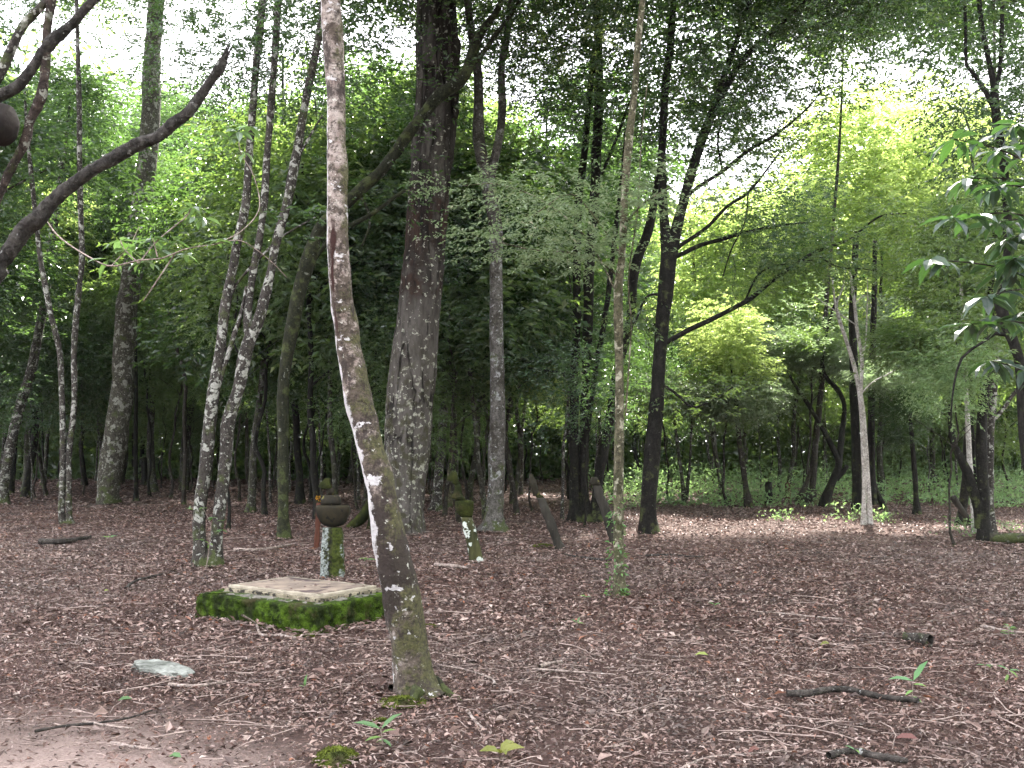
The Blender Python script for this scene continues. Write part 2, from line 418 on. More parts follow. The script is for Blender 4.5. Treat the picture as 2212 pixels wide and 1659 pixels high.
def tube(mb, P, R, seg=10, rough=0.0, nscale=3.0, cap=True, seed=0.0, lumps=None):
    """sweep a round section along P (n,3) with radii R (n); rough = relative bumpiness of the bark"""
    P = np.asarray(P, float); R = np.asarray(R, float); n = len(P)
    T = np.gradient(P, axis=0); T /= np.linalg.norm(T, axis=1)[:, None] + 1e-12
    X0 = np.array([0, 1.0, 0]) if abs(T[0][1]) < .9 else np.array([1.0, 0, 0])
    V = np.zeros((n, seg, 3)); ang = np.arange(seg) / seg * 2 * np.pi
    L = np.concatenate([[0], np.cumsum(np.linalg.norm(np.diff(P, axis=0), axis=1))])
    for i in range(n):
        X0 = X0 - T[i] * np.dot(X0, T[i]); X0 /= np.linalg.norm(X0)
        Y0 = np.cross(T[i], X0)
        d = np.cos(ang)[:, None] * X0 + np.sin(ang)[:, None] * Y0
        r = np.full(seg, R[i])
        if rough:
            for j in range(seg):
                q = Vector(P[i] + d[j] * R[i])
                k = noise.fractal(Vector((q.x * nscale + seed, q.y * nscale, q.z * nscale * .45)), 1.0, 2.1, 4)
                r[j] *= 1 + rough * k
        if lumps is not None:
            r = r * np.array([lumps(i, j, P[i] + d[j] * R[i], ang[j]) for j in range(seg)])
        V[i] = P[i] + d * r[:, None]
    idx = np.arange(n * seg).reshape(n, seg)
    a = idx[:-1]; b = idx[1:]
    F = np.stack([a, np.roll(a, -1, 1), np.roll(b, -1, 1), b], -1).reshape(-1, 4)
    u0 = np.tile(np.arange(seg) / seg, (n - 1, 1)); u1 = u0 + 1 / seg
    v0 = np.tile(L[:-1, None], (1, seg)); v1 = np.tile(L[1:, None], (1, seg))
    UV = np.stack([np.stack([u0, v0], -1), np.stack([u1, v0], -1), np.stack([u1, v1], -1), np.stack([u0, v1], -1)], 2).reshape(-1, 4, 2)
    mb.add(V.reshape(-1, 3), F, UV)
    if cap:
        c = P[-1] + T[-1] * R[-1] * .4
        base = mb.n - n * seg + (n - 1) * seg
        mb.v.append(c[None]); ci = mb.n; mb.n += 1
        f = np.array([[base + j, base + (j + 1) % seg, ci] for j in range(seg)])
        mb.f[3].append(f); mb.uv[3].append(np.zeros((seg, 3, 2)))

def leaves(mb, P, D, N, L, W, curl=0.25, six=False):
    """P base points, D unit directions, N rough normals, L lengths, W widths"""
    n = len(P)
    D = D / (np.linalg.norm(D, axis=1)[:, None] + 1e-9)
    S = np.cross(D, N); S /= np.linalg.norm(S, axis=1)[:, None] + 1e-9
    U = np.cross(S, D)
    L = L[:, None]; W = W[:, None]
    if not six:
        A = P; Bq = P + D * L * .45 + S * W * .5 + U * W * curl
        C = P + D * L - U * L * .12; E = P + D * L * .45 - S * W * .5 + U * W * curl
        V = np.stack([A, Bq, C, E], 1).reshape(-1, 3)
        i = np.arange(n)[:, None] * 4
        F = np.concatenate([i + [0, 1, 2], i + [0, 2, 3]], 0)
        mb.add(V, F)
    else:
        fold = curl
        pts = [P, P + D * L * .3 + S * W * .44 + U * W * fold, P + D * L * .68 + S * W * .40 + U * (W * fold - L * .06),
               P + D * L - U * L * .22, P + D * L * .68 - S * W * .40 + U * (W * fold - L * .06), P + D * L * .3 - S * W * .44 + U * W * fold,
               P + D * L * .3 , P + D * L * .68 - U * L * .08]
        V = np.stack(pts, 1).reshape(-1, 3)
        i = np.arange(n)[:, None] * 8
        T = np.concatenate([i + [0, 1, 6], i + [0, 6, 5], i + [2, 3, 7], i + [7, 3, 4]], 0)
        Q = np.concatenate([i + [1, 2, 7, 6], i + [6, 7, 4, 5]], 0)
        nb = mb.n
        mb.add(V, T); mb.f[4].append(Q + nb); mb.uv[4].append(np.zeros((len(Q), 4, 2)))

def runit(n):
    v = rng.normal(size=(n, 3)); return v / np.linalg.norm(v, axis=1)[:, None]

def sprays(mb, O, D, per=12, tl=.5, ll=.09, lw=.4, droop=.25, flat=.6, wood=True, six=False):
    """leafy twigs: each starts at O, runs along D for tl, carries `per` leaves"""
    n = len(O)
    D = D / (np.linalg.norm(D, axis=1)[:, None] + 1e-9)
    tls = tl * rng.uniform(.6, 1.3, n)
    S = np.cross(D, [0, 0, 1.0]); S /= np.linalg.norm(S, axis=1)[:, None] + 1e-6
    t = (np.arange(per) + .5) / per
    sgn = np.where(np.arange(per) % 2 == 0, 1, -1)
    P = O[:, None] + D[:, None] * (tls[:, None] * t)[..., None]
    P[..., 2] -= droop * tls[:, None] * t ** 2
    P = P + rng.normal(0, .03 * tl, P.shape)
    dirs = D[:, None] * .6 + S[:, None] * sgn[None, :, None] * .9 + rng.normal(0, .3, P.shape)
    dirs[..., 2] -= droop
    N = np.array([0, 0, 1.0]) * flat + rng.normal(0, .45, P.shape)
    k = n * per
    L = ll * rng.uniform(.6, 1.35, k)
    leaves(mb, P.reshape(-1, 3), dirs.reshape(-1, 3), N.reshape(-1, 3), L, L * lw * rng.uniform(.8, 1.2, k), six=six)

def crown_mesh(name, rad, hgt, n_spray, mat, ll=.10, per=12, clumps=14, tl=.55, flat=.6, lay=False, ctr=None):
    """crown standing on z=0 .. hgt, clumpy with gaps"""
    mb = MB()
    cp = []
    while len(cp) < clumps:
        p = rng.uniform(-1, 1, 3)
        if p[0] ** 2 + p[1] ** 2 + (p[2] ** 2) < 1: cp.append(p)
    cp = np.array(cp) * [rad * .8, rad * .8, hgt / 2 * .88] + [0, 0, hgt / 2]
    cr_ = rng.uniform(.28, .62, clumps) * min(rad, hgt / 2 + .6)
    k = rng.choice(clumps, n_spray, p=cr_ ** 2 / np.sum(cr_ ** 2))
    d = runit(n_spray); r = rng.uniform(.1, 1, n_spray) ** .5
    O = cp[k] + d * (cr_[k] * r)[:, None] * ([1, 1, .28] if lay else [1, 1, .75])
    out = d + (O - [0, 0, hgt * .4]) * .4 / rad; out[:, 2] *= .35
    out += rng.normal(0, .25, out.shape)
    sprays(mb, O, out, per, tl, ll, .42, .25, flat)
    return mb.mesh(name, mat, False)

def limb_mesh(name, rad, hgt, mat, n=9):
    pass

# ------------------------------------------------------------------ ground
gm = bpy.data.meshes.new('ground')
nx = 90
xs = np.concatenate([np.linspace(-100, -30, 6)[:-1], np.linspace(-30, 30, nx), np.linspace(30, 100, 6)[1:]])
ys = np.concatenate([np.linspace(-60, -4, 6)[:-1], np.linspace(-4, 50, 110), np.linspace(50, 130, 8)[1:]])
GX, GY = np.meshgrid(xs, ys)
def ghv(x, y):
    return 0.0
GZ = np.zeros_like(GX)
for i in range(GX.shape[0]):
    for j in range(GX.shape[1]):
        x, y = GX[i, j], GY[i, j]
        if -30 < x < 30 and -4 < y < 50:
            GZ[i, j] = .022 * noise.noise(Vector((x * .9, y * .9, 0))) - .012
V = np.stack([GX, GY, GZ], -1).reshape(-1, 3)
idx = np.arange(len(V)).reshape(GX.shape)
F = np.stack([idx[:-1, :-1], idx[:-1, 1:], idx[1:, 1:], idx[1:, :-1]], -1).reshape(-1, 4)
g = MB(); g.add(V, F)
tag(link('ground', g.mesh('ground', M['ground'])), kind='structure')

# ------------------------------------------------------------------ leaf litter (uncountable)
def scatter(n, y0, y1, margin=1.5):
    """uniform points in the part of the floor that can be seen, with a margin"""
    out = []
    while sum(len(o) for o in out) < n:
        y = rng.uniform(y0, y1, n * 2); x = rng.uniform(-1, 1, n * 2) * (.56 * y1 + margin)
        m = np.abs(x) < .56 * y + margin
        out.append(np.stack([x[m], y[m]], 1))
    return np.concatenate(out)[:n]
mb = MB()
for n, y0, y1, L0, L1 in ((98000, 3.2, 8.0, .012, .046), (2600, 3.2, 9, .045, .10), (85000, 8, 15, .022, .07), (2500, 8.5, 16, .06, .11), (62000, 15, 26, .035, .085), (34000, 26, 50, .07, .15)):
    p = scatter(n, y0, y1)
    # thin the litter where the bare soil shows
    dd = np.hypot(p[:, 0] + 2.6, p[:, 1] - 4.4)
    p = p[rng.uniform(size=n) < np.clip((dd - .55) / 1.6, .2, 1)]
    cl = np.array([noise.noise(Vector((a_ * 2.2, b_ * 2.2, 5))) for a_, b_ in p])
    p = p[(cl > -.34) | (rng.uniform(size=len(p)) < .45)]
    n = len(p)
    hb = np.array([noise.noise(Vector((a_ * 1.7, b_ * 1.7, 2))) for a_, b_ in p])
    P = np.concatenate([p, (rng.uniform(0.0, .022, n) + np.clip(hb, 0, 1) * .03)[:, None]], 1)
    a = rng.uniform(0, 2 * np.pi, n)
    D = np.stack([np.cos(a), np.sin(a), rng.normal(.06, .34, n)], 1)
    N = np.stack([rng.normal(0, .5, n), rng.normal(0, .5, n), np.ones(n)], 1)
    L = rng.uniform(L0, L1, n)
    six = y1 <= 8.5
    leaves(mb, P, D, N, L, L * rng.uniform(.16, .6, n), curl=.3, six=six and L1 > .05)
_b = gnd(676.6, 1367.5); k = 46
_u = rng.uniform(.05, 1.4, k); _v = rng.uniform(.05, 1.0, k)
_on = (_u > .17) & (_u < 1.38) & (_v > .2) & (_v < .99)
_k = (~_on) | (rng.uniform(size=k) < .35); _u, _v, _on = _u[_k], _v[_k], _on[_k]; k = len(_u)
_a, _c2 = math.radians(148.9), math.radians(58.9)
P = np.stack([_b[0] + math.cos(_a) * _u + math.cos(_c2) * _v, _b[1] + math.sin(_a) * _u + math.sin(_c2) * _v, np.where(_on, .271, .222)], 1)
a = rng.uniform(0, 6.28, k); L = rng.uniform(.02, .05, k)
leaves(mb, P, np.stack([np.cos(a), np.sin(a), rng.normal(.05, .1, k)], 1), np.stack([rng.normal(0, .2, k), rng.normal(0, .2, k), np.ones(k)], 1), L, L * .45, curl=.3)
tag(link('leaf_litter', mb.mesh('leaf_litter', M['litter'], False)), 'brown fallen leaves covering the forest floor', 'leaf litter', kind='stuff')

mb = MB()
for (n, y0, y1) in ((2300, 3.3, 8.5), (3000, 8.5, 20)):
    p = scatter(n, y0, y1)
    for x, y in p:
        L = random.uniform(.05, .28) if random.random() < .9 else random.uniform(.3, .75)
        if math.hypot(x + 2.6, y - 4.4) < 1.3: L *= .5
        a = random.uniform(0, math.pi * 2); k = 5
        pts = [np.array([x, y, .02])]; aa = a
        for i in range(k - 1):
            aa += random.gauss(0, .22)
            pts.append(pts[-1] + np.array([math.cos(aa), math.sin(aa), random.gauss(0, .05)]) * L / k)
        pts = np.array(pts); pts[:, 2] = np.clip(pts[:, 2], .012, .05)
        r = random.uniform(.0014, .0038) * (1 + L)
        tube(mb, pts, np.linspace(r, r * .5, k), 4, cap=False)
tag(link('twig_litter', mb.mesh('twig_litter', M['twiglitter'])), 'thin pale broken twigs strewn among the fallen leaves', 'twigs', kind='stuff')

# ------------------------------------------------------------------ crowns and trunks shared by the wood behind
CR = {
    'tall_a': crown_mesh('crown_tall_a', 1.7, 6.0, 1350, M['leaf_dark'], .15, 10, 20),
    'tall_b': crown_mesh('crown_tall_b', 1.9, 5.2, 1350, M['leaf_dark'], .14, 10, 18),
    'tall_m': crown_mesh('crown_tall_mid', 1.8, 5.0, 1250, M['leaf_mid'], .14, 10, 17),
    'round_a': crown_mesh('crown_round_a', 2.6, 3.6, 1350, M['leaf_dark'], .13, 10, 20),
    'round_m': crown_mesh('crown_round_mid', 2.5, 3.2, 1300, M['leaf_mid'], .13, 10, 18),
    'lit': crown_mesh('crown_sunlit_tint', 2.8, 5.0, 2000, M['leaf_lit'], .17, 11, 24),
    'layer': crown_mesh('crown_layered', 2.2, 2.4, 850, M['leaf_feather'], .15, 11, 15, tl=.7, flat=1.3, lay=True),
    'layer_g': crown_mesh('crown_layered_green', 2.3, 2.8, 850, M['leaf_mid'], .15, 11, 15, tl=.7, flat=1.3, lay=True),
    'bush': crown_mesh('crown_bush', 1.2, 2.0, 700, M['leaf_under'], .09, 11, 12),
    'sparse': crown_mesh('crown_sparse', 2.7, 3.6, 620, M['leaf_dark'], .10, 10, 20, tl=.5),
    'sparse_b': crown_mesh('crown_sparse_b', 2.4, 4.2, 560, M['leaf_dark'], .11, 10, 16, tl=.5),
    'sparse_m': crown_mesh('crown_sparse_mid', 2.5, 4.0, 620, M['leaf_mid'], .12, 10, 18, tl=.6, flat=1.0),
    'sparse_y': crown_mesh('crown_sparse_sunlit_tint', 2.4, 3.2, 520, M['leaf_lit'], .10, 10, 16, tl=.5),
}
def trunk_template(name, mat, h=10.0, r=.085, bend=.5, limbs=6, h0=2.6):
    mb = MB(); n = 16
    z = np.linspace(0, h, n); a = random.uniform(0, 6.28)
    px = np.cumsum(np.random.default_rng(random.randint(0, 9999)).normal(0, .09, n)) * bend
    py = np.cumsum(np.random.default_rng(random.randint(0, 9999)).normal(0, .09, n)) * bend
    lean = random.uniform(-.10, .10)
    P = np.stack([px - px[0] + z * lean, py - py[0], z], 1)
    P = spline(P, 34)
    R = r * (1 - .7 * np.linspace(0, 1, 34)) ; R[0] *= 1.6; R[1] *= 1.18
    tube(mb, P, R, 8, .25, 5)
    for i in range(limbs):
        k = int(np.interp(random.uniform(h0, h * .92), [0, h], [0, 33]))
        o = P[k]; a = random.uniform(0, 6.28); L = random.uniform(1.0, 2.2)
        q = np.array([o, o + np.array([math.cos(a) * .5, math.sin(a) * .5, .45]) * L * .6, o + np.array([math.cos(a + .3), math.sin(a + .3), .75]) * L])
        q = spline(q, 8); tube(mb, q, np.linspace(R[k] * .55, .008, 8), 5, cap=False)
    return mb.mesh(name, mat)
TR = [trunk_template('trunk_a', M['bark_mottled_dim'], 10, .08), trunk_template('trunk_b', M['bark_dark'], 10, .09),
      trunk_template('trunk_c', M['bark_brown'], 10, .07, .9), trunk_template('trunk_d', M['bark_mottled_dim'], 10, .12, .35),
      trunk_template('trunk_e', M['bark_brown'], 9, .05, 1.1), trunk_template('trunk_f', M['bark_dark'], 9, .06, 1.3),
      trunk_template('trunk_g', M['bark_mottled'], 10, .06, .7)]

def sun_blocks(x, y, z, r):
    """would a crown centred here, radius r, shade one of the sunlit places?"""
    for (gx, gy, gz, gr) in SUNNY:
        d = np.array([x - gx, y - gy, z - gz]); s_ = np.array(sd)
        t = np.dot(d, s_)
        if t < 0: continue
        if np.linalg.norm(d - s_ * t) < r + gr: return True
    return False
SUNNY = [(x, y, 0, .4) for x in (3, 4.5, 6, 7.5, 9) for y in (20, 22, 24)] + [(x, 31, 0, .3) for x in (-13, -10, -7, -4.5, -2, 0, 2)] + [(x, 28, .3, .8) for x in (6, 10, 14, 18)] + [(11, 32, 10.5, 2.0), (14.5, 34, 9, 1.5), (8, 32, 6.5, 1.0), (-6, 27, 8, .8), (5.5, 26, 3.5, 1.0)]

taken = []
def far_tree(x, y, s, crown, ztop, tr=None, label='', group='', rz=None, cs=1.0, name='forest_tree'):
    t = thing(name, label, 'tree', (x, y, -.02), group)
    t.rotation_euler = (0, 0, 0)
    rz = random.uniform(0, 6.28) if rz is None else rz
    link('trunk', TR[random.randrange(len(TR)) if tr is None else tr], t, (0, 0, 0), rz, s)
    if crown:
        link('crown', CR[crown], t, (0, 0, ztop), random.uniform(0, 6.28), cs)
    taken.append((x, y)); return t

# ------------------------------------------------------------------ traced trees
def stem(mb, pts, Y, base=None, up=None, seg=12, rough=.16, flare=1.0, n=None, jit=.0, ns=4.0):
    """pts = (px, py, width px) at distance Y; up = extra height the stem goes on to grow"""
    P = []; R = []
    for i, q in enumerate(pts):
        d = Y if len(q) < 4 else Y + q[3]
        P.append(at(q[0], q[1], d)); R.append(q[2] / 2 * d / FPX)
    P = np.array(P); R = np.array(R)
    if up:
        d = P[-1] - P[-2]; d /= np.linalg.norm(d)
        h = up - P[-1][2]
        if h > .5:
            d[2] = max(d[2], .6); e1 = P[-1] + d * h * .5 / d[2]; e2 = e1 + (d * [.6, .6, 1]) * h * .5 / d[2]
            P = np.vstack([P, e1, e2]); R = np.concatenate([R, [R[-1] * .75, R[-1] * .3]])
    if flare != 1.0: R[0] *= flare
    A = np.concatenate([P, R[:, None]], 1)
    n = n or max(10, int(np.sum(np.linalg.norm(np.diff(P, axis=0), axis=1)) * 7))
    A = spline(A, n)
    tube(mb, A[:, :3], np.maximum(A[:, 3], .003), seg, rough, ns, seed=random.uniform(0, 99))
    return A

def foliage_along(mb, A, n, reach=.6, tl=.4, ll=.08, per=10, t0=.3, flat=1.0, droop=.2, updown=.35):
    k = rng.integers(int(len(A) * t0), len(A), n)
    T = np.gradient(A[:, :3], axis=0)[k]; T /= np.linalg.norm(T, axis=1)[:, None] + 1e-9
    d = runit(n) * [1, 1, updown]
    O = A[k, :3] + d * (reach * rng.uniform(.0, 1, n) ** .7)[:, None]
    sprays(mb, O, d + T * .5, per, tl, ll, .42, droop, flat)

def traced(name, label, cat, Y, stems, mat, group=None, seg=12, rough=.16, flare=1.25, up=None, fol=None, crowns=(), base=None, leafm='leaf_dark', branches=(), folp={}):
    b = at(*base, Y) if base else at(stems[0][0][0], stems[0][0][1], Y)
    b[2] = 0
    t = thing(name, label, cat, b, group)
    mb = MB(); paths = []
    for i, s_ in enumerate(stems):
        grounded = s_[0][1] == stems[0][0][1] or s_[0][1] > 1000
        s2 = [tuple(q) for q in s_]
        A = stem(mb, s2, Y, up=up if not isinstance(up, (list, tuple)) else up[i], seg=seg, rough=rough, flare=flare if grounded else 1.0)
        paths.append(A)
    link('trunk', mb.mesh('trunk', mat, True, b), t)
    allp = list(paths)
    for br in branches:
        m2 = MB(); A = stem(m2, [(q[0] + random.uniform(-2, 2), q[1] + random.uniform(-2, 2), q[2] * .85) + tuple(q[3:]) for q in br], Y, seg=8, rough=rough)
        link('branch', m2.mesh('branch', mat, True, b), t); allp.append(A)
    if fol:
        m3 = MB()
        for (i, n, reach) in fol:
            foliage_along(m3, allp[i], n, reach, **folp)
        link('foliage', m3.mesh('foliage', M[leafm], False, b), t)
    for (dx, dy, z, cn_, s) in crowns:
        link('crown', CR[cn_], t, (dx, dy, z), random.uniform(0, 6.28), s)
    taken.append((b[0], b[1]))
    return t, paths, b

def D_(py): return float(gnd(CX, py)[1])

# foreground leaning tree
Y = D_(1500)
b = gnd(900, 1500)
t = thing('leaning_tree', 'nearest leaning trunk with flaking pink, white and mossy bark beside the stone grave', 'tree', b)
mb = MB()
pts = [(908, 1512, 128), (900, 1485, 104), (893, 1450, 92), (885, 1400, 86), (876, 1340, 84), (866, 1280, 82), (854, 1220, 78), (844, 1170, 74), (832, 1110, 68), (820, 1050, 62), (803, 986, 60), (793, 940, 62), (784, 900, 66), (772, 850, 64), (764, 800, 61), (753, 750, 56), (746, 700, 53), (738, 650, 51), (734, 600, 51), (730, 500, 48), (729, 400, 46), (727, 300, 44), (725, 200, 44), (719, 100, 45), (715, 0, 45), (706, -150, 44), (690, -400, 40), (700, -700, 34), (720, -1000, 28), (730, -1300, 20)]
P = np.array([list(at(x, y, Y + .04 * math.sin(y * .01))) + [w_ / 2 * Y / FPX] for x, y, w_ in pts])
P[:, 3] *= .94
A = spline(P, 520)
def lump1(i, j, p, a):
    z = p[2]
    f = 1 + .10 * max(0, 1 - z / .5) * math.sin(a * 5 + 1)
    k = noise.noise(Vector((p[0] * 16, p[1] * 16, p[2] * 5)))
    k2 = noise.fractal(Vector((p[0] * 45, p[1] * 45, p[2] * 22)), 1, 2, 3)
    kn = max(0, noise.noise(Vector((p[0] * 7 + 4, p[1] * 7, p[2] * 3.2))) - .28)
    return f + .05 * k + .02 * k2 + .35 * kn + .012 * math.sin(z * 34 + 3 * noise.noise(Vector(p) * 3))
tube(mb, A[:, :3], A[:, 3], 80, .10, 5, lumps=lump1)
link('trunk', mb.mesh('trunk', M['bark_front'], True, b), t)
mb = MB()
for (x0, y0, x1, y1, w_) in ((930, 1474, 1000, 1512, 26), (880, 1492, 850, 1510, 20), (905, 1500, 868, 1524, 30)):
    p0 = gnd(x0, y0 + 15); p0[2] = .07; p1 = gnd(x1, y1); p1[2] = -.015
    pm = (p0 + p1) / 2; pm[2] = .012
    q = spline(np.array([p0, pm + [random.uniform(-.02, .02), 0, 0], p1]), 24)
    tube(mb, q, np.linspace(w_, w_ * .3, 24) / 2 * Y / FPX, 14, .4, 16)
link('root', mb.mesh('root', M['bark_moss'], True, b), t)
for k, (x, y, z, rz) in enumerate([(-.6, .6, 7.2, 0), (.8, 1.3, 8.6, 2)]):
    link('crown', CR[('round_m', 'layer_g')[k]], t, (x, y, z), rz, .95)
taken.append((b[0], b[1]))

# the big dark trunk
Y = D_(1150); b = gnd(868, 1150)
t = thing('big_old_tree', 'thickest trunk in the wood, grey cracked bark with a charred brown middle', 'tree', b)
mb = MB()
pts = [(866, 1156, 130), (868, 1135, 100), (872, 1060, 94), (878, 986, 96), (883, 896, 102), (892, 799, 100), (898, 740, 96), (903, 698, 92), (909, 630, 91), (914, 575, 90), (923, 450, 89), (930, 360, 91), (934, 300, 93), (944, 200, 92), (945, 100, 94), (944, 0, 84), (946, -120, 78), (950, -300, 66), (940, -480, 45)]
P = np.array([list(at(x, y, Y)) + [w_ / 2 * Y / FPX] for x, y, w_ in pts])
A = spline(P, 230)
def lump2(i, j, p, a):
    q = Vector((p[0] * 2.4, p[1] * 2.4, p[2] * .4)) + Vector((noise.noise(Vector(p) * 2), noise.noise(Vector(p) * 2 + Vector((9, 0, 0))), 0)) * .5
    d, _ = noise.voronoi(q)
    e = d[1] - d[0]
    f = 1 - .05 * max(0, 1 - e / .12)
    hi = max(0, min(1, (p[2] - 6.2) / .5))
    pl = noise.cell(Vector((p[0] * 2.2 + 3, p[1] * 2.2, p[2] * .9)))
    f += hi * .12 * pl
    f += .04 * max(0, 1 - p[2] / .7) ** 2 * math.cos(a * 5)
    f += .045 * noise.fractal(Vector((p[0] * 10, p[1] * 10, p[2] * 2.2)), 1, 2, 4)
    return f + .02 * noise.noise(Vector(p) * 6)
tube(mb, A[:, :3], A[:, 3], 96, .08, 2, lumps=lump2)
link('trunk', mb.mesh('trunk', M['bark_big'], True, b), t)
# hanging bark slabs near the top
for (x, y, wd, hg, side) in ((968, 165, 26, 130, 1), (912, 200, 22, 150, -1), (925, 90, 30, 140, -.4), (975, 60, 22, 120, .9), (905, 255, 16, 90, -1.1), (984, 230, 14, 70, 1.3)):
    r = 46 * Y / FPX; c = at(945, y, Y); m2 = MB()
    n_, k_ = 14, 7
    a0 = side * .75; V_ = []
    for i in range(n_):
        for j in range(k_):
            a = a0 + (j / (k_ - 1) - .5) * wd / 46 * 1.1
            jag = 1 + .16 * noise.noise(Vector((i * .7, side * 5, j * .3)))
            rr = r * (1.06 + .03 * math.sin(i * .8) + .10 * (i / n_) ** 2 * abs(side))
            V_.append(c + np.array([math.sin(a * jag) * rr, -math.cos(a * jag) * rr, (.5 - i / (n_ - 1)) * hg * Y / FPX + .05 * noise.noise(Vector((j * 1.3, side * 9, i)))]))
    idx = np.arange(n_ * k_).reshape(n_, k_)
    F = np.stack([idx[:-1, :-1], idx[:-1, 1:], idx[1:, 1:], idx[1:, :-1]], -1).reshape(-1, 4)
    m2.add(np.array(V_), F)
    o = link('bark_slab', m2.mesh('bark_slab', M['bark_big'], True, b), t)
    md = o.modifiers.new('thickness', 'SOLIDIFY'); md.thickness = .035; md.offset = 1
for (x, y, z, c_, s) in ((-1, 1.0, 10.5, 'round_a', 1.1), (1.6, .5, 10.8, 'round_m', 1.0), (-2.2, -.5, 12, 'round_a', 1.1), (-1.5, .3, 7.4, 'sparse_b', .8), (-4.2, -1.5, 10.5, 'round_a', 1.2), (-3.0, 2.5, 12, 'round_m', 1.1), (-1.0, 4.0, 13, 'round_a', 1.2)):  # wide high crowns added above the view to shade the ground
    link('crown', CR[c_], t, (x, y, z), random.uniform(0, 6), s)
taken.append((b[0], b[1]))

# mossy leaning tree whose upper stem crosses in front of the big trunk
traced('mossy_crossing_tree', 'dark mossy tree bending right so that its stem crosses before the thick cracked trunk', 'tree', D_(1163) ,
       [[(613, 1163, 28), (612, 1100, 24), (612, 1000, 25), (612, 850, 26), (618, 780, 26), (632, 700, 30), (650, 620, 32), (668, 560, 34), (690, 495, 28), (725, 460, 26), (770, 418, 25), (820, 372, 25), (850, 335, 26), (885, 285, 26), (915, 250, 26), (945, 210, 27), (985, 182, 28), (1008, 155, 26), (1022, 110, 24), (1040, 70, 18), (1072, 25, 15), (1095, -30, 12), (1120, -120, 8)]],
       M['bark_moss'], branches=[[(660, 585, 18), (700, 530, 16), (740, 498, 13), (800, 465, 12), (850, 430, 10), (890, 402, 7)], [(1010, 150, 16), (1040, 120, 14), (1075, 70, 12), (1110, 20, 9), (1150, -60, 6)], [(770, 420, 10), (790, 440, 8), (800, 480, 6), (780, 530, 5)]],
       fol=[(0, 90, 1.0), (1, 25, .7), (2, 40, .8)], folp=dict(ll=.10, t0=.55), crowns=((3.4, .5, 8.4, 'sparse', .8), (1.5, 2.5, 10.5, 'round_a', 1.1)))

# three mottled stems
Y = D_(1222)
traced('triple_stem_tree', 'clump of three slim white-blotched stems rising from one foot behind the grave, left of centre', 'tree', Y,
       [[(436, 1222, 44), (433, 1180, 30), (429, 1135, 28), (437, 1060, 28), (446, 986, 28), (457, 873, 28), (465, 820, 26), (474, 762, 24), (486, 668, 23), (504, 575, 21), (513, 520, 19), (530, 448, 19), (538, 336, 17), (547, 224, 17), (556, 112, 17), (568, 0, 17), (574, -100, 16)],
        [(462, 1222, 42), (466, 1180, 30), (469, 1150, 26), (478, 1070, 25), (487, 986, 26), (493, 911, 28), (515, 837, 26), (530, 762, 27), (548, 715, 26), (560, 687, 25), (588, 575, 20), (592, 540, 20), (618, 448, 20), (640, 336, 20), (659, 224, 18), (682, 112, 17), (697, 20, 16), (705, -80, 15)],
        [(541, 740, 20), (534, 700, 18), (536, 668, 17), (549, 575, 17), (560, 520, 17), (570, 448, 16), (577, 336, 16), (586, 224, 16), (594, 112, 15), (601, 0, 15), (606, -100, 14)]],
       M['bark_mottled'], up=(9.5, 10, 9.5), seg=14, rough=.2, flare=1.1, branches=[[(488, 760, 9, .1), (485, 700, 8, .15), (500, 640, 8, .15), (520, 600, 7), (560, 560, 6), (610, 510, 5), (680, 470, 4)], [(475, 830, 12), (500, 740, 12), (520, 680, 10), (530, 620, 8)], [(640, 350, 7), (665, 300, 6), (695, 250, 4)]],
       fol=[(0, 60, .9), (1, 60, .9), (3, 14, .4), (5, 14, .5)], folp=dict(ll=.10, t0=.7), crowns=((-.3, 0, 8.2, 'tall_m', .8), (1.6, .6, 8.6, 'round_a', .8), (.9, .3, 5.7, 'sparse', .6), (-.4, .5, 6.0, 'sparse_b', .5)))
# small bright sprout on it
b = at(430, 1130, Y - .25)

def sprig(mb, P0, dirs, ll, lw=.38):
    k = len(dirs)
    leaves(mb, np.repeat(P0[None], k, 0), np.array(dirs, float), np.array([[0, 0, 1.0]] * k) + rng.normal(0, .25, (k, 3)), ll * rng.uniform(.75, 1.15, k), ll * lw * rng.uniform(.85, 1.1, k), curl=.12, six=True)

mb = MB(); mt = MB()
for (x, y) in ((410, 1100), (440, 1098), (460, 1118), (478, 1125), (430, 1165), (452, 1175), (480, 1145)):
    p = at(x, y, Y - .3)
    sprig(mb, p, [(random.uniform(-1, 1), random.uniform(-.6, .2), random.uniform(-.1, .3)) for _ in range(4)], .075)
q = spline(np.array([gnd(448, 1228) * [1, 0, 1] + [0, Y - .35, 0], at(452, 1180, Y - .3), at(455, 1135, Y - .3), at(440, 1100, Y - .3)]), 12)
tube(mt, q, np.linspace(.006, .003, 12), 5)
t = thing('sapling', 'little sapling with pale lime leaves growing against the foot of the three mottled stems', 'sapling', q[0])
link('stem', mt.mesh('stem', M['twig'], True, q[0]), t); link('leaves', mb.mesh('leaves', M['leaf_fresh'], False, q[0]), t)

# thick blurred trunk at left
traced('thick_mottled_tree', 'stout straight grey-brown trunk blotched with lichen on the left side of the wood', 'tree', D_(1088),
       [[(234, 1088, 46), (233, 1060, 45), (240, 1010, 50), (250, 948, 50), (258, 890, 48), (265, 837, 46), (268, 760, 46), (271, 687, 44), (278, 630, 44), (288, 575, 44), (300, 480, 42), (314, 380, 41), (320, 336, 41), (326, 224, 40), (330, 112, 36), (338, 0, 34), (345, -140, 30)]],
       M['bark_stout'], up=17, seg=18, flare=1.1, crowns=((.8, 0, 14, 'round_a', 1.2), (-1.5, .5, 14, 'round_m', 1.0), (3.0, -2, 13.4, 'round_a', 1.2), (-3.4, -2, 13.4, 'round_a', 1.2), (.5, -4, 12.8, 'round_m', 1.1)))

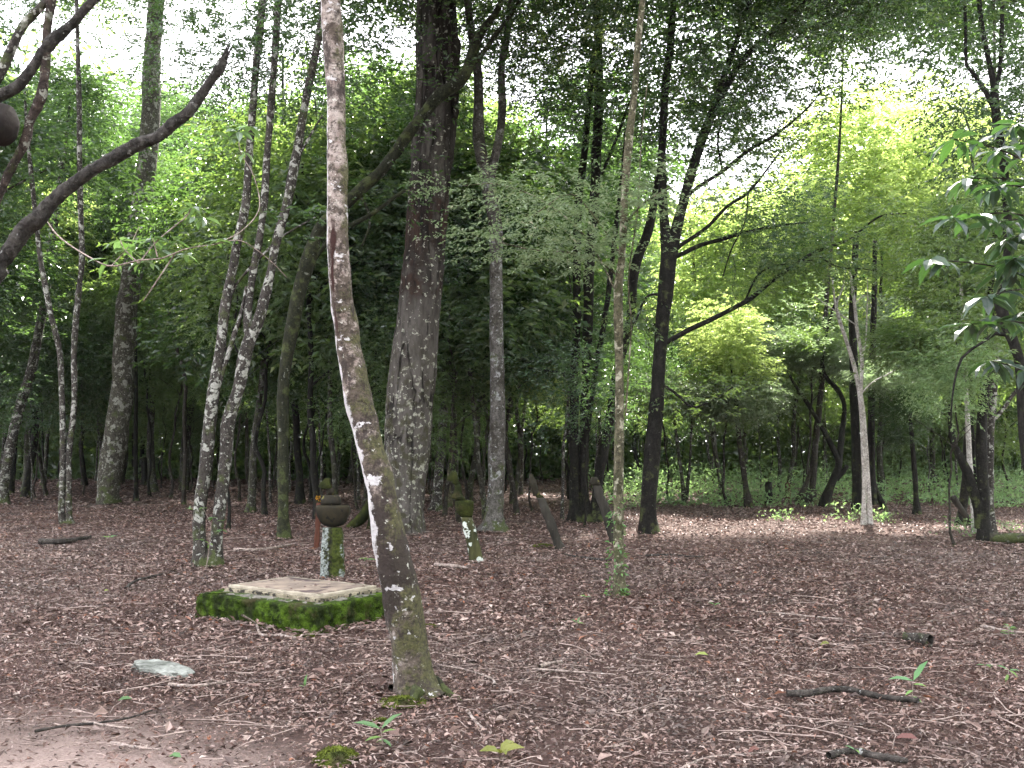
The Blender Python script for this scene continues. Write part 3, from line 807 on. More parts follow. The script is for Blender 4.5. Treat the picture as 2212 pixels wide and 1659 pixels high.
traced('twin_slim_tree', 'pair of thin lichen-white stems standing just left of the stout mottled trunk', 'tree', D_(1132),
       [[(140, 1132, 18), (133, 1110, 14), (136, 986, 12), (134, 873, 12), (129, 762, 12), (112, 687, 12), (93, 594, 11), (80, 500, 11), (70, 400, 10)],
        [(152, 1132, 18), (149, 1110, 13), (149, 1040, 12), (149, 986, 12), (160, 873, 12), (160, 762, 12), (164, 687, 13), (172, 612, 12), (177, 560, 12), (174, 448, 12), (172, 336, 11), (171, 224, 11), (168, 100, 9)]],
       M['bark_mottled'], up=(9, 12), fol=[(0, 60, 1.0), (1, 40, .8)], folp=dict(ll=.11, t0=.6), crowns=((-1.2, .3, 9.8, 'sparse', .8),))
traced('edge_mottled_tree', 'grey mottled trunk curving up to the right at the far left edge', 'tree', D_(1088),
       [[(4, 1088, 30), (8, 1050, 22), (26, 948, 22), (45, 873, 21), (67, 800, 20), (82, 725, 19), (93, 668, 18), (104, 594, 18), (112, 520, 16), (125, 430, 14)]],
       M['bark_mottled'], up=11, fol=[(0, 90, 1.2)], folp=dict(ll=.11, t0=.6), crowns=((1.4, .3, 8, 'tall_a', .8),))
traced('thin_dark_tree', 'thin black stem close behind the mottled trunk at the far left edge', 'tree', D_(1068),
       [[(22, 1068, 16), (27, 1023, 13), (37, 873, 13), (47, 762, 12), (56, 594, 11), (90, 450, 10), (115, 330, 8)]],
       M['bark_dark'], up=10, crowns=((1, 0, 7, 'tall_b', .8),))
traced('thin_pole_tree', 'thin dark pole-like stem immediately right of the stout mottled trunk', 'tree', D_(1082),
       [[(294, 1082, 14), (294, 1060, 10), (293, 950, 9), (294, 850, 8), (292, 700, 8), (300, 560, 7), (305, 420, 6)]],
       M['bark_dark'], up=9, crowns=((0, 0, 6.6, 'tall_a', .7),))
traced('thin_reddish_tree', 'thin reddish-brown stem midway between the stout mottled trunk and the three stems', 'tree', D_(1090),
       [[(397, 1090, 11), (397, 1060, 9), (400, 980, 9), (398, 900, 8), (400, 820, 8), (378, 740, 8), (366, 680, 8), (372, 600, 7), (360, 500, 6)]],
       M['bark_brown'], up=8, crowns=((0, 0, 5.2, 'tall_b', .7),))

# middle
traced('pale_banded_tree', 'straight pale grey tree banded with dark patches, mossy flared foot, right of the cracked trunk', 'tree', D_(1146),
       [[(1066, 1146, 72), (1067, 1132, 54), (1068, 1110, 40), (1070, 1080, 36), (1072, 1030, 35), (1073, 986, 36), (1075, 873, 33), (1073, 762, 31), (1072, 650, 29), (1071, 575, 29), (1070, 486, 30), (1055, 400, 32), (1043, 350, 28), (1034, 299, 26), (1034, 224, 22), (1032, 150, 20), (1019, 75, 18), (1010, 0, 17), (1005, -90, 16)],
        [(1056, 400, 22), (1066, 355, 19), (1081, 280, 18), (1085, 224, 18), (1083, 150, 16), (1095, 75, 15), (1104, 0, 14), (1112, -90, 12)]],
       M['bark_pale'], up=(12, 12), seg=20, rough=.1, flare=1.1, crowns=((-1.2, 0, 10, 'round_m', .9), (.8, .6, 10.5, 'round_a', .9), (.3, -3.6, 9.2, 'round_a', 1.1), (.9, .4, 7.4, 'sparse', .7)), fol=[(0, 60, 1.0), (1, 60, 1.0)], folp=dict(ll=.10, t0=.6))  # high forward crown is added above the view as ground shade
traced('white_footed_tree', 'slim dark stem with white lichen foot hugging the right side of the thick cracked trunk', 'tree', D_(1103),
       [[(942, 1103, 34), (944, 1080, 24), (951, 986, 20), (959, 873, 19), (966, 762, 19), (970, 650, 18), (974, 575, 18), (985, 450, 16), (995, 330, 14)]],
       M['bark_mottled'], up=10, crowns=((0, .5, 8, 'tall_m', .7),))
traced('vine_draped_tree', 'narrow olive stem just right of the white-footed one beside the thick cracked trunk', 'tree', D_(1096),
       [[(968, 1096, 16), (974, 1004, 14), (981, 873, 14), (982, 762, 13), (983, 650, 13), (985, 575, 12), (1000, 460, 11), (1010, 350, 10)]],
       M['bark_green'], up=9, crowns=((.4, .5, 7, 'tall_m', .7),))
traced('gnarled_pale_tree', 'small twisted pale-rooted tree behind the two leaning posts', 'tree', D_(1088),
       [[(1106, 1088, 10), (1106, 1040, 8), (1100, 990, 10), (1090, 930, 10), (1105, 880, 9), (1095, 800, 8)], [(1110, 1086, 9), (1118, 1020, 8), (1125, 950, 9), (1115, 880, 8), (1130, 820, 7)], [(1108, 1060, 9), (1096, 1000, 8), (1088, 960, 7), (1098, 880, 7)]],
       M['bark_mottled_dim'], fol=[(0, 60, .8), (1, 60, .8)], folp=dict(ll=.08, t0=.7))
Y = D_(1128)
traced('dark_clump_tree', 'clump of straight dark stems just left of the slender pale vine-clad stem', 'tree', Y,
       [[(1243, 1128, 36), (1242, 1100, 26), (1241, 1000, 21), (1240, 900, 19), (1242, 800, 19), (1246, 687, 18), (1246, 600, 18), (1249, 448, 17), (1262, 336, 15), (1272, 220, 13), (1285, 100, 12)],
        [(1268, 1126, 30), (1263, 1080, 20), (1261, 980, 19), (1264, 837, 20), (1271, 687, 21), (1272, 597, 22), (1283, 448, 22), (1290, 299, 22), (1294, 187, 20), (1292, 75, 18), (1290, 0, 16)],
        [(1290, 1128, 36), (1288, 1090, 26), (1295, 1023, 22), (1316, 911, 20), (1334, 800, 20), (1350, 737, 20), (1362, 687, 21), (1373, 575, 21), (1399, 504, 20), (1414, 430, 17), (1429, 336, 15), (1440, 200, 12)],
        [(1256, 1110, 12), (1261, 1023, 11), (1280, 837, 12), (1307, 687, 12), (1321, 575, 11), (1335, 450, 9)]],
       M['bark_dark'], up=(10, 12, 11, 8), seg=12, branches=[[(1236, 790, 10), (1190, 770, 9), (1150, 778, 7), (1120, 800, 5)], [(1236, 810, 7), (1180, 800, 5), (1140, 795, 4)], [(1295, 390, 9), (1330, 300, 8), (1360, 220, 6), (1400, 150, 4)]],
       fol=[(0, 90, 1.2), (1, 110, 1.3), (2, 90, 1.2), (4, 30, .7)], folp=dict(ll=.10, t0=.6), crowns=((.3, 0, 9.8, 'sparse', 1.0), (-1.8, .3, 9.4, 'sparse_b', .9), (.5, 2.8, 11.8, 'round_a', 1.1), (-2.5, 3.4, 12, 'round_m', 1.1), (.8, .8, 7.4, 'sparse_b', 1.0), (2.4, 1, 8, 'sparse', 1.0), (-.4, -1, 8.4, 'sparse_y', .8)))  # rearmost high crowns are added canopy, put there to cast shade

# slender pale vine clad stem
Y = D_(1287); b = gnd(1338, 1287)
t, pa, b = traced('slender_pale_tree', 'slender upright pale olive stem with leafy creeper at its foot, standing alone in the litter', 'tree', Y,
       [[(1340, 1290, 34), (1338, 1260, 26), (1336, 1187, 23), (1336, 1061, 21), (1338, 948, 21), (1338, 837, 20), (1336, 725, 20), (1336, 612, 19), (1343, 560, 18), (1350, 411, 17), (1359, 299, 17), (1372, 187, 14), (1376, 112, 13), (1388, 0, 12), (1392, -100, 11)]],
       M['bark_green'], up=8.5, seg=16, rough=.18, flare=1.1,
       branches=[[(1352, 900, 5), (1358, 800, 4), (1365, 700, 4), (1358, 600, 4), (1378, 450, 4), (1385, 300, 3), (1400, 180, 3)], [(1340, 600, 6, .2), (1290, 560, 5, .1), (1230, 545, 4, -.2), (1150, 540, 4, -.4), (1060, 520, 3, -.5)],
                 [(1338, 640, 6), (1270, 520, 5, .2), (1180, 440, 4, .2), (1080, 400, 3, .2), (1000, 400, 2, .2)], [(1350, 480, 5), (1400, 430, 4, -.3), (1460, 400, 3, -.5)], [(1345, 560, 5), (1290, 480, 4, -.5), (1230, 420, 3, -.9), (1150, 470, 3, -1)]],
       fol=[(2, 120, .6), (3, 110, .6), (4, 90, .7), (5, 120, .75)], leafm='leaf_feather', folp=dict(ll=.05, tl=.34, per=18, t0=.2, flat=1.8, droop=.12, updown=.25), crowns=((-.5, .3, 7.6, 'layer', .8), (.8, .5, 8.0, 'layer_g', .8)))
mb = MB()
k = 170; hh = rng.uniform(0, 1, k) ** 1.6 * 1.1
a = rng.uniform(0, 6.28, k)
P = np.stack([b[0] + (.05 + .05 * (1 - hh)) * np.cos(a) - .04, b[1] - .03 + (.06) * np.sin(a), hh * .9 + .02], 1)
D = np.stack([np.cos(a), np.sin(a), rng.normal(-.1, .4, k)], 1)
leaves(mb, P, D, np.array([[0, 0, 1.0]]) + rng.normal(0, .4, (k, 3)), rng.uniform(.03, .065, k), rng.uniform(.016, .03, k), six=True)
link('creeper', mb.mesh('creeper', M['leaf_fresh'], False, b), t)

# main dark forked tree
Y = D_(1150)
t, pa, b = traced('forked_dark_tree', 'tall dark tree forking above head height with long bare limbs sweeping right over the clearing', 'tree', Y,
       [[(1403, 1152, 44), (1402, 1120, 38), (1404, 1050, 33), (1412, 950, 34), (1420, 850, 30), (1427, 750, 30), (1437, 640, 40 * .8), (1442, 575, 36), (1440, 530, 28), (1433, 450, 20), (1430, 350, 18), (1436, 200, 17), (1448, 100, 15), (1455, 0, 13)],
        [(1444, 580, 30), (1460, 500, 24), (1483, 411, 22), (1505, 336, 21), (1531, 261, 20), (1561, 202, 18), (1595, 142, 15), (1640, 93, 11), (1685, 56, 8), (1740, 0, 6)],
        [(1531, 270, 14), (1552, 200, 13), (1576, 131, 12), (1602, 56, 10), (1625, -20, 8)]],
       M['bark_dark'], up=(12, 0, 10), seg=16, flare=1.15,
       branches=[[(1446, 555, 12), (1468, 530, 11), (1524, 493, 10), (1572, 444, 9), (1617, 414, 8), (1662, 362, 5), (1690, 320, 3)],
                 [(1446, 560, 14), (1472, 549, 12), (1510, 530, 11), (1557, 519, 10), (1602, 504, 9), (1684, 489, 7), (1760, 478, 4)],
                 [(1470, 460, 12), (1490, 418, 11), (1565, 366, 10), (1617, 325, 10), (1677, 291, 8), (1744, 231, 5), (1780, 190, 3)],
                 [(1430, 745, 16), (1448, 735, 14), (1490, 712, 13), (1536, 691, 13), (1616, 647, 12), (1662, 612, 11), (1752, 549, 9), (1834, 515, 7), (1901, 467, 5), (1960, 462, 3)],
                 [(1420, 830, 8), (1445, 840, 7), (1480, 868, 6), (1500, 880, 6), (1550, 860, 4), (1590, 830, 3)],
                 [(1610, 652, 6), (1640, 590, 5), (1700, 570, 4), (1760, 560, 3)],
                 [(1440, 640, 8), (1400, 640, 7), (1370, 700, 5)], [(1760, 546, 5), (1810, 575, 4), (1870, 580, 3), (1940, 600, 2)],
                 [(1560, 370, 6), (1550, 300, 5), (1570, 240, 3)], [(1617, 414, 5), (1610, 480, 4), (1580, 540, 4), (1560, 600, 3)]],
       fol=[(1, 150, 1.0), (2, 90, .9), (3, 110, .8), (4, 130, .9), (5, 170, 1.0), (6, 330, 1.1), (7, 60, .6), (8, 60, .6), (9, 60, .6), (10, 110, .8), (11, 50, .6), (12, 60, .6)], leafm='leaf_mid', folp=dict(ll=.085, t0=.35, tl=.38), crowns=((.3, 0, 9.4, 'round_a', .85), (2.0, .5, 10.2, 'round_m', .8), (4.4, 0, 10.0, 'round_a', 1.2), (1.2, -3.4, 9.6, 'round_a', 1.2), (5.4, -3.5, 9.8, 'round_m', 1.25), (-1.8, -3.0, 9.4, 'round_a', 1.1), (3.6, 3.0, 12, 'round_m', .9), (.2, -.5, 6.4, 'sparse', 1.0), (2.4, .3, 7.6, 'sparse_b', 1.0), (1.3, 1.2, 7.0, 'sparse', .9), (2.7, -.6, 4.3, 'sparse_b', .5), (4.2, 0, 8.8, 'sparse', .8), (1.9, .6, 6.7, 'sparse_m', .5), (2.9, .3, 7.4, 'sparse_b', .6)))  # high spread-out crowns added above the view to shade the litter

# clearing: two white stems
Y = D_(1133)
traced('white_twin_tree', 'slim whitish double stem dividing upward in a narrow V, lit in the clearing', 'tree', Y,
       [[(1866, 1133, 13), (1866, 1100, 10), (1866, 1015, 9), (1862, 915, 9), (1856, 847, 9), (1846, 795, 9), (1828, 735, 8), (1812, 687, 7), (1802, 640, 5), (1798, 600, 4)],
        [(1880, 1133, 10), (1878, 1080, 9), (1872, 980, 8), (1866, 900, 8), (1860, 847, 8), (1862, 775, 8), (1852, 715, 7), (1846, 655, 7), (1838, 600, 6), (1832, 560, 5)],
        [(1864, 1133, 8), (1869, 1050, 7), (1867, 950, 7)]],
       M['bark_white'], seg=10, rough=.12, branches=[[(1828, 735, 5), (1816, 690, 5), (1808, 660, 4), (1822, 620, 4), (1826, 580, 3)], [(1862, 775, 5), (1870, 740, 4), (1874, 690, 4), (1874, 640, 3), (1872, 600, 2)], [(1860, 850, 4), (1885, 825, 3), (1920, 808, 3), (1960, 785, 2)], [(1850, 700, 3), (1800, 670, 3), (1760, 640, 2)], [(1846, 655, 3), (1870, 640, 3), (1884, 665, 2)]],
       crowns=())

# dark bent clump behind it
Y = D_(1095)
traced('crooked_dark_tree', 'crooked dark tree splitting low into a wide V, left of the white double stem', 'tree', Y,
       [[(1780, 1096, 22), (1790, 1060, 18), (1803, 1030, 16), (1812, 1000, 15), (1792, 955, 11), (1768, 911, 10), (1744, 871, 9), (1716, 829, 7), (1700, 800, 4)],
        [(1812, 1005, 13), (1819, 935, 12), (1824, 875, 11), (1808, 840, 10), (1784, 815, 9), (1776, 775, 8), (1790, 700, 7), (1810, 640, 6)],
        [(1806, 1035, 11), (1820, 1020, 10), (1830, 1006, 9)]],
       M['bark_dark'], fol=[(0, 40, .8), (1, 160, 1.5)], leafm='leaf_feather', folp=dict(ll=.09, t0=.6), rough=.25)
traced('buttressed_tree', 'dark trunk with a spreading root to its left, beside the crooked V-shaped tree', 'tree', D_(1090),
       [[(1752, 1091, 26), (1756, 1050, 15), (1760, 975, 14), (1768, 895, 13), (1776, 815, 12), (1782, 700, 10), (1790, 600, 8)], [(1722, 1086, 14), (1735, 1060, 12), (1750, 1020, 9), (1756, 985, 7)]],
       M['bark_brown'], up=(13, 0), crowns=((-.5, .3, 3.4, 'layer', .6), (-.5, -2.8, 10.9, 'round_m', 1.0), (-3, -2.4, 11.2, 'sparse_b', 1.0), (2.4, -3.0, 10.9, 'round_a', 1.0)))  # high crowns added to shade the floor in front of the clearing
traced('thick_shaded_tree', 'thick shadowed trunk with slanting right root standing behind the white double stem', 'tree', D_(1104),
       [[(1856, 1104, 30), (1852, 1060, 22), (1850, 980, 20), (1846, 900, 19), (1844, 780, 18), (1842, 650, 16), (1850, 500, 13)], [(1884, 1090, 18), (1882, 1000, 16), (1882, 900, 15), (1884, 780, 14), (1888, 650, 12), (1890, 520, 10)], [(1912, 1106, 14), (1900, 1075, 12), (1888, 1045, 10), (1884, 1010, 8)]],
       M['bark_dark'], up=(6.2, 6.2, 0), crowns=((.8, 1.2, 3.0, 'layer', .5), (-.4, 1.8, 3.6, 'layer_g', .4)))
traced('leaning_thin_tree', 'thin leaning grey stem with a bushy head between the forked dark tree and the stumps', 'tree', D_(1096),
       [[(1618, 1096, 18), (1612, 1060, 13), (1606, 1015, 12), (1598, 960, 11), (1594, 920, 10), (1590, 850, 9)]], M['bark_brown'], crowns=((-.3, 0, 2.0, 'layer', .6),))
traced('spindly_pair', 'spindly pair of pale stems right behind the forked dark tree', 'sapling', D_(1088),
       [[(1478, 1088, 10), (1474, 1040, 8), (1466, 980, 7), (1458, 915, 6), (1450, 860, 5)], [(1482, 1080, 7), (1490, 1000, 6), (1494, 920, 5), (1500, 860, 4)]], M['bark_mottled_dim'], crowns=((0, 0, 2.2, 'layer', .6),))
def stump(name, label, x, y0, y1, w_, mat):
    Y = D_(y0); mb = MB(); bb = at(x, y0, Y); bb[2] = 0
    P = spline(np.array([at(x, y0, Y), at(x, (y0 + y1) / 2, Y), at(x - 1, y1, Y)]), 8)
    tube(mb, P, np.array([1.35, 1.1, 1, .95, .92, .95, .95, .8]) * w_ / 2 * Y / FPX, 12, .35, 6)
    o = link(name, mb.mesh(name, mat, True, bb), None, tuple(bb)); tag(o, label, 'stump')
stump('tree_stump', 'short black stump between the leaning thin stem and the reddish stump', 1661, 1090, 1042, 16, M['bark_dark'])
stump('tree_stump', 'small reddish rotten stump in the undergrowth left of the spreading root', 1702, 1078, 1043, 12, M['wood_red'])
stump('tree_stump', 'squat dark stump in the left wood beside the thin pole-like stem', 314, 1048, 990, 17, M['bark_dark'])
traced('bushy_dark_sapling', 'small round-headed dark tree on one short stem right of the white double stem', 'tree', D_(1112),
       [[(1981, 1112, 18), (1979, 1080, 12), (1977, 1040, 11), (1974, 1000, 11), (1970, 950, 9), (1965, 880, 7)]], M['bark_dark'], crowns=((0, .3, 1.3, 'tall_a', .36), (-.3, .7, 2.7, 'layer', .4)))

# right hand group
Y = D_(1168)
traced('stout_dark_tree', 'stout near-black knobbly trunk with a second limb bowed left, right of the clearing', 'tree', Y,
       [[(2131, 1172, 40), (2128, 1140, 28), (2124, 1055, 24), (2120, 975, 24), (2122, 895, 22), (2128, 815, 20), (2130, 760, 18), (2136, 680, 14)],
        [(2120, 1140, 22), (2112, 1095, 20), (2100, 1055, 20), (2090, 1020, 19), (2072, 985, 18), (2058, 955, 14), (2052, 900, 8), (2053, 850, 6), (2058, 790, 6), (2070, 760, 6), (2096, 743, 6), (2130, 728, 5), (2156, 723, 4)]],
       M['bark_dark'], up=(6, 0), seg=14, rough=.3, flare=1.2, fol=[(0, 70, .9)], leafm='leaf_mid', folp=dict(ll=.09, t0=.6), crowns=((-.6, .2, 2.5, 'layer_g', .5),))
traced('pale_companion_tree', 'lichen-pale stem pressed against the right side of the stout near-black trunk', 'tree', Y + .35,
       [[(2140, 1165, 24), (2140, 1100, 16), (2138, 1015, 16), (2140, 935, 15), (2146, 855, 14), (2150, 780, 13), (2150, 700, 11)], [(2148, 905, 10), (2170, 880, 9), (2190, 850, 8), (2215, 830, 6)]],
       M['bark_mottled'], up=(10, 0), crowns=((.3, .5, 3.8, 'round_m', .6), (.6, 1.5, 9.4, 'round_a', 1.2), (-2.2, .5, 9.6, 'round_a', 1.1), (3, .5, 9, 'round_a', 1.2)))  # large high crowns added as canopy to shade the right-hand floor
traced('spotted_sapling', 'slim white-spotted stem seen in the gap left of the stout near-black trunk', 'tree', Y + .8,
       [[(2108, 1150, 14), (2102, 1080, 12), (2095, 1000, 11), (2090, 900, 10), (2085, 800, 9), (2080, 700, 8)]], M['bark_white'], up=6, crowns=((0, .5, 3.5, 'tall_m', .5),))
traced('short_dark_tree', 'dark thick-footed trunk just left of and behind the bowed limb at right', 'tree', D_(1133),
       [[(2076, 1135, 26), (2078, 1110, 20), (2083, 1075, 19), (2086, 1030, 17), (2088, 960, 14), (2092, 880, 12)]], M['bark_dark'], up=6, crowns=((0, .5, 3.4, 'tall_m', .55),))
# dead stick leaning there
Y2 = D_(1142); mb = MB()
P = np.array([at(2106, 1142, Y2), at(2080, 1105, Y2), at(2058, 1073, Y2)])
tube(mb, spline(P, 8), np.linspace(.045, .06, 8), 8, .3, 6)
tag(link('leaning_snag', mb.mesh('leaning_snag', M['wood_grey'], True, P[0] * [1, 1, 0]), None, tuple(P[0] * [1, 1, 0])), 'short dead branch propped on the ground left of the stout near-black trunk', 'branch')
# fallen log at right edge
p0, p1 = gnd(2140, 1172), gnd(2290, 1180); p0[2] = p1[2] = .07; mb = MB()
tube(mb, spline(np.array([p0, (p0 + p1) / 2 + [0, .05, .02], p1]), 14), np.linspace(.09, .07, 14), 12, .3, 5)
tag(link('fallen_log', mb.mesh('fallen_log', M['bark_mottled_dim'], True, p0 * [1, 1, 0]), None, tuple(p0 * [1, 1, 0])), 'long log lying at the right edge beside the stout near-black trunk', 'log')

# near right tree with big leaves around it
Y = 8.0
xb = 2262
t, pa, b = traced('bent_near_tree', 'dark curving stem at the right edge with twin upper forks against the bright foliage', 'tree', Y,
       [[(2270, 1390, 34), (2262, 1300, 26), (2240, 1100, 24), (2214, 950, 22), (2206, 815, 22), (2200, 770, 22), (2188, 735, 23), (2170, 690, 25), (2160, 647, 24), (2164, 612, 20), (2176, 560, 18), (2177, 485, 17), (2174, 420, 17), (2170, 373, 17), (2159, 299, 18), (2151, 243, 18), (2147, 187, 16), (2136, 131, 12), (2121, 56, 11), (2115, 0, 10), (2110, -80, 9)],
        [(2148, 235, 12), (2118, 179, 9), (2088, 142, 8), (2086, 75, 8), (2084, 0, 7), (2080, -80, 6)], [(2150, 200, 10), (2158, 160, 9), (2162, 149, 9), (2164, 75, 8), (2166, 0, 8)]],
       M['bark_dark'], up=(6.5, 5.5, 6), seg=14, rough=.2, branches=[[(2175, 722, 12), (2156, 716, 10), (2120, 740, 8), (2080, 770, 7), (2064, 810, 6), (2056, 870, 5), (2054, 920, 4)]],
       fol=[(0, 70, .7), (1, 45, .7), (2, 45, .7)], leafm='leaf_mid', folp=dict(ll=.075, t0=.75, tl=.3), crowns=((-.3, .3, 5.9, 'layer_g', .6), (-.7, .2, 4.5, 'sparse', .36), (-.1, .6, 4.2, 'sparse', .34), (.2, .3, 3.2, 'sparse_b', .4), (-.1, .5, 2.3, 'sparse_m', .36), (.1, .2, 3.6, 'sparse_b', .34)))

def whorl(mb, mt, p, n, ll, origin=None, down=.35, lw=.33):
    p = np.array(p); d = []
    a0 = random.uniform(0, 6.28)
    for i in range(n):
        a = a0 + i * 6.283 / n + random.gauss(0, .2)
        d.append((math.cos(a), math.sin(a), -down + random.gauss(0, .3)))
    sprig(mb, p, d, ll, lw)

# large leaved sapling, close at right
Y = 4.6
bb = np.array([at(2330, 1000, Y)[0], Y, 0.0])
t = thing('large_leaved_sapling', 'close large-leaved sapling reaching in from the right edge with long glossy leaves', 'sapling', bb)
mt = MB(); ml = MB()
tube(mt, spline(np.array([bb, bb + [.02, 0, 1.2], at(2290, 600, Y), at(2270, 300, Y), at(2260, 100, Y)]), 30), np.linspace(.02, .009, 30), 8, .1)
for (x0, y0, x1, y1, dd) in ((2282, 480, 2060, 470, -.2), (2278, 440, 2150, 400, -.1), (2280, 520, 2170, 520, .1), (2284, 600, 2160, 590, .1), (2288, 680, 2170, 690, .1), (2275, 420, 2090, 385, .15), (2272, 380, 2060, 300, -.1), (2285, 620, 2010, 560, .1), (2288, 640, 2130, 640, -.3), (2282, 500, 2150, 480, .25), (2290, 720, 2100, 700, -.2), (2272, 320, 2150, 330, .2), (2286, 560, 2190, 560, -.3), (2295, 850, 2140, 780, 0.0), (2268, 280, 2190, 270, -.2)):
    q = spline(np.array([at(x0, y0, Y), at((x0 + x1) / 2, (y0 + y1) / 2 - 15, Y + dd * .5), at(x1, y1, Y + dd)]), 10)
    tube(mt, q, np.linspace(.006, .0025, 10), 5)
    whorl(ml, mt, q[-1], random.randint(5, 8), .145)
    for k in (3, 5, 7, 8): whorl(ml, mt, q[k], 3, .13)
link('stem', mt.mesh('stem', M['bark_brown'], True, bb), t); link('leaves', ml.mesh('leaves', M['leaf_big'], False, bb), t)

# ------------------------------------------------------------------ near left tree with broken limb
Y = 5.0
bb = np.array([-3.6, Y, 0.0])
t = thing('broken_limb_tree', 'near rough-barked tree at the left edge whose long broken limb slants up across the view', 'tree', bb)
mb = MB()
A = spline(np.array([list(bb) + [.16], list(bb + [.02, 0, .9]) + [.12], list(at(-250, 900, Y)) + [.10], list(at(-160, 740, Y)) + [.08], list(at(-60, 640, Y)) + [.062], list(at(0, 575, Y)) + [.05]]), 30)
tube(mb, A[:, :3], A[:, 3], 14, .15, 6)
link('trunk', mb.mesh('trunk', M['bark_branch'], True, bb), t)
def limb(pts, mat, nm='limb', seg=16, rough=.16, jag=False):
    m_ = MB(); P = np.array([list(at(x + random.uniform(-2.5, 2.5), y + random.uniform(-2.5, 2.5), Y + (q[0] if q else 0))) + [w_ / 2 * Y / FPX * .78 * random.uniform(.92, 1.12)] for x, y, w_, *q in pts])
    A = spline(P, max(60, len(pts) * 26)); sd_ = random.uniform(0, 50)
    def lm(i, j, p, a):
        kn = max(0, noise.noise(Vector((p[0] * 6 + sd_, p[1] * 6, p[2] * 6))) - .3)
        return 1 + 1.1 * kn + .11 * noise.fractal(Vector((p[0] * 40, p[1] * 40, p[2] * 40 + sd_)), 1, 2, 3) + .05 * noise.noise(Vector((math.cos(a) * 2.5, math.sin(a) * 2.5, i * .03)))
    tube(m_, A[:, :3], A[:, 3], 32, rough, 9, seed=sd_, lumps=lm)
    if jag:
        d = A[-1, :3] - A[-4, :3]; d /= np.linalg.norm(d)
        for a in range(7):
            o = A[-1, :3] + np.array([math.cos(a) * .6, math.sin(a), math.sin(a * 2) * .4]) * A[-1, 3] * .7
            tube(m_, np.array([o - d * .02, o + d * .03, o + d * random.uniform(.05, .11)]), np.array([.008, .006, .001]), 5)
    link(nm, m_.mesh(nm, mat, True, bb), t); return A
limb([(0, 575, 44), (30, 530, 42), (58, 492, 44), (85, 468, 40), (110, 440, 38), (150, 403, 36), (200, 366, 34), (250, 338, 34), (300, 312, 33), (340, 295, 32), (372, 270, 32), (400, 248, 30), (430, 215, 29), (455, 180, 27), (475, 150, 26), (485, 130, 25)], M['bark_branch'], jag=True)
limb([(-30, 470, 28), (0, 411, 26), (20, 375, 26), (37, 336, 28), (55, 300, 27), (67, 262, 26), (88, 215, 28), (97, 175, 26), (99, 130, 25), (99, 75, 24), (105, 30, 24), (110, -10, 22), (118, -80, 20)], M['bark_rusty'], rough=.3)
limb([(-60, 250, 36), (-20, 222, 34), (0, 209, 32), (37, 183, 31), (75, 142, 30), (112, 90, 30), (157, 52, 27), (185, 20, 25), (209, -5, 22), (250, -60, 20)], M['bark_branch'])
limb([(-30, 200, 26), (0, 164, 24), (22, 112, 24), (45, 64, 22), (70, 35, 22), (86, 20, 22), (112, -10, 20), (150, -60, 16)], M['bark_mottled'])
m2 = MB(); mt = MB()
tws = [[(95, 470, 4, .1), (128, 512, 3.5, -.1), (187, 552, 3, -.2), (240, 575, 3, -.3), (299, 562, 3, -.3), (350, 558, 3, -.3), (400, 538, 2.6, -.3), (463, 528, 2.4, -.2)],
       [(463, 528, 2.6, -.2), (520, 500, 2.4, -.1), (560, 450, 2.2, 0), (548, 380, 2, .05), (520, 330, 2, 0), (515, 288, 2, 0)], [(463, 528, 2.4, -.2), (520, 520, 2, -.1), (580, 560, 2, 0), (620, 600, 1.6, .1)], [(240, 575, 2, -.3), (280, 530, 2, -.2), (300, 490, 1.6, -.2)], [(300, 568, 3, -.3), (340, 520, 3, -.2), (400, 470, 3, -.2), (412, 450, 3, -.2)], [(299, 568, 3, -.3), (270, 540, 2, -.3), (260, 520, 2, -.3)], [(340, 555, 3, -.3), (330, 515, 2, -.3)], [(380, 545, 3, -.3), (330, 620, 3, -.3), (310, 650, 2, -.3)]]
for tw in tws:
    P = np.array([list(at(x, y, Y + d)) + [w_ / 2 * Y / FPX] for x, y, w_, d in tw]); A = spline(P, 24)
    tube(mt, A[:, :3], np.maximum(A[:, 3], .002), 5, .1)
for (x, y, n, l_) in ((515, 285, 8, .10), (500, 300, 6, .09), (540, 275, 6, .09), (530, 330, 4, .08), (413, 448, 7, .09), (420, 470, 4, .08), (470, 520, 5, .08), (260, 520, 6, .12), (285, 545, 6, .12), (330, 515, 7, .12), (345, 540, 6, .11), (380, 520, 6, .09), (310, 565, 6, .12), (400, 550, 5, .09), (440, 470, 4, .09), (235, 560, 4, .10)):
    whorl(m2, mt, at(x, y, Y - .2), n, l_, down=.2, lw=.36)
link('leafy_twig', mt.mesh('leafy_twig', M['twig'], True, bb), t); link('leaves', m2.mesh('leaves', M['leaf_pale'], False, bb), t)
# termite nest
mb = MB(); c = at(-8, 268, Y - .06); n_ = 20
PH, TH = np.meshgrid(np.linspace(0, np.pi, n_), np.linspace(0, 2 * np.pi, 25)[:-1], indexing='ij')
V = np.stack([np.sin(PH) * np.cos(TH) * .115, np.sin(PH) * np.sin(TH) * .10, np.cos(PH) * .105], -1).reshape(-1, 3)
V = np.array([v * (1 + .12 * noise.fractal(Vector(v) * 14, 1, 2, 3)) for v in V]) + c
idx = np.arange(n_ * 24).reshape(n_, 24)
F = np.stack([idx[:-1], idx[1:], np.roll(idx[1:], -1, 1), np.roll(idx[:-1], -1, 1)], -1).reshape(-1, 4)
mb.add(V, F)
tag(link('termite_nest', mb.mesh('termite_nest', M['termite'], True, c), None, tuple(c)), 'round blackish nest hanging under the rough limbs at the left edge', 'insect nest')

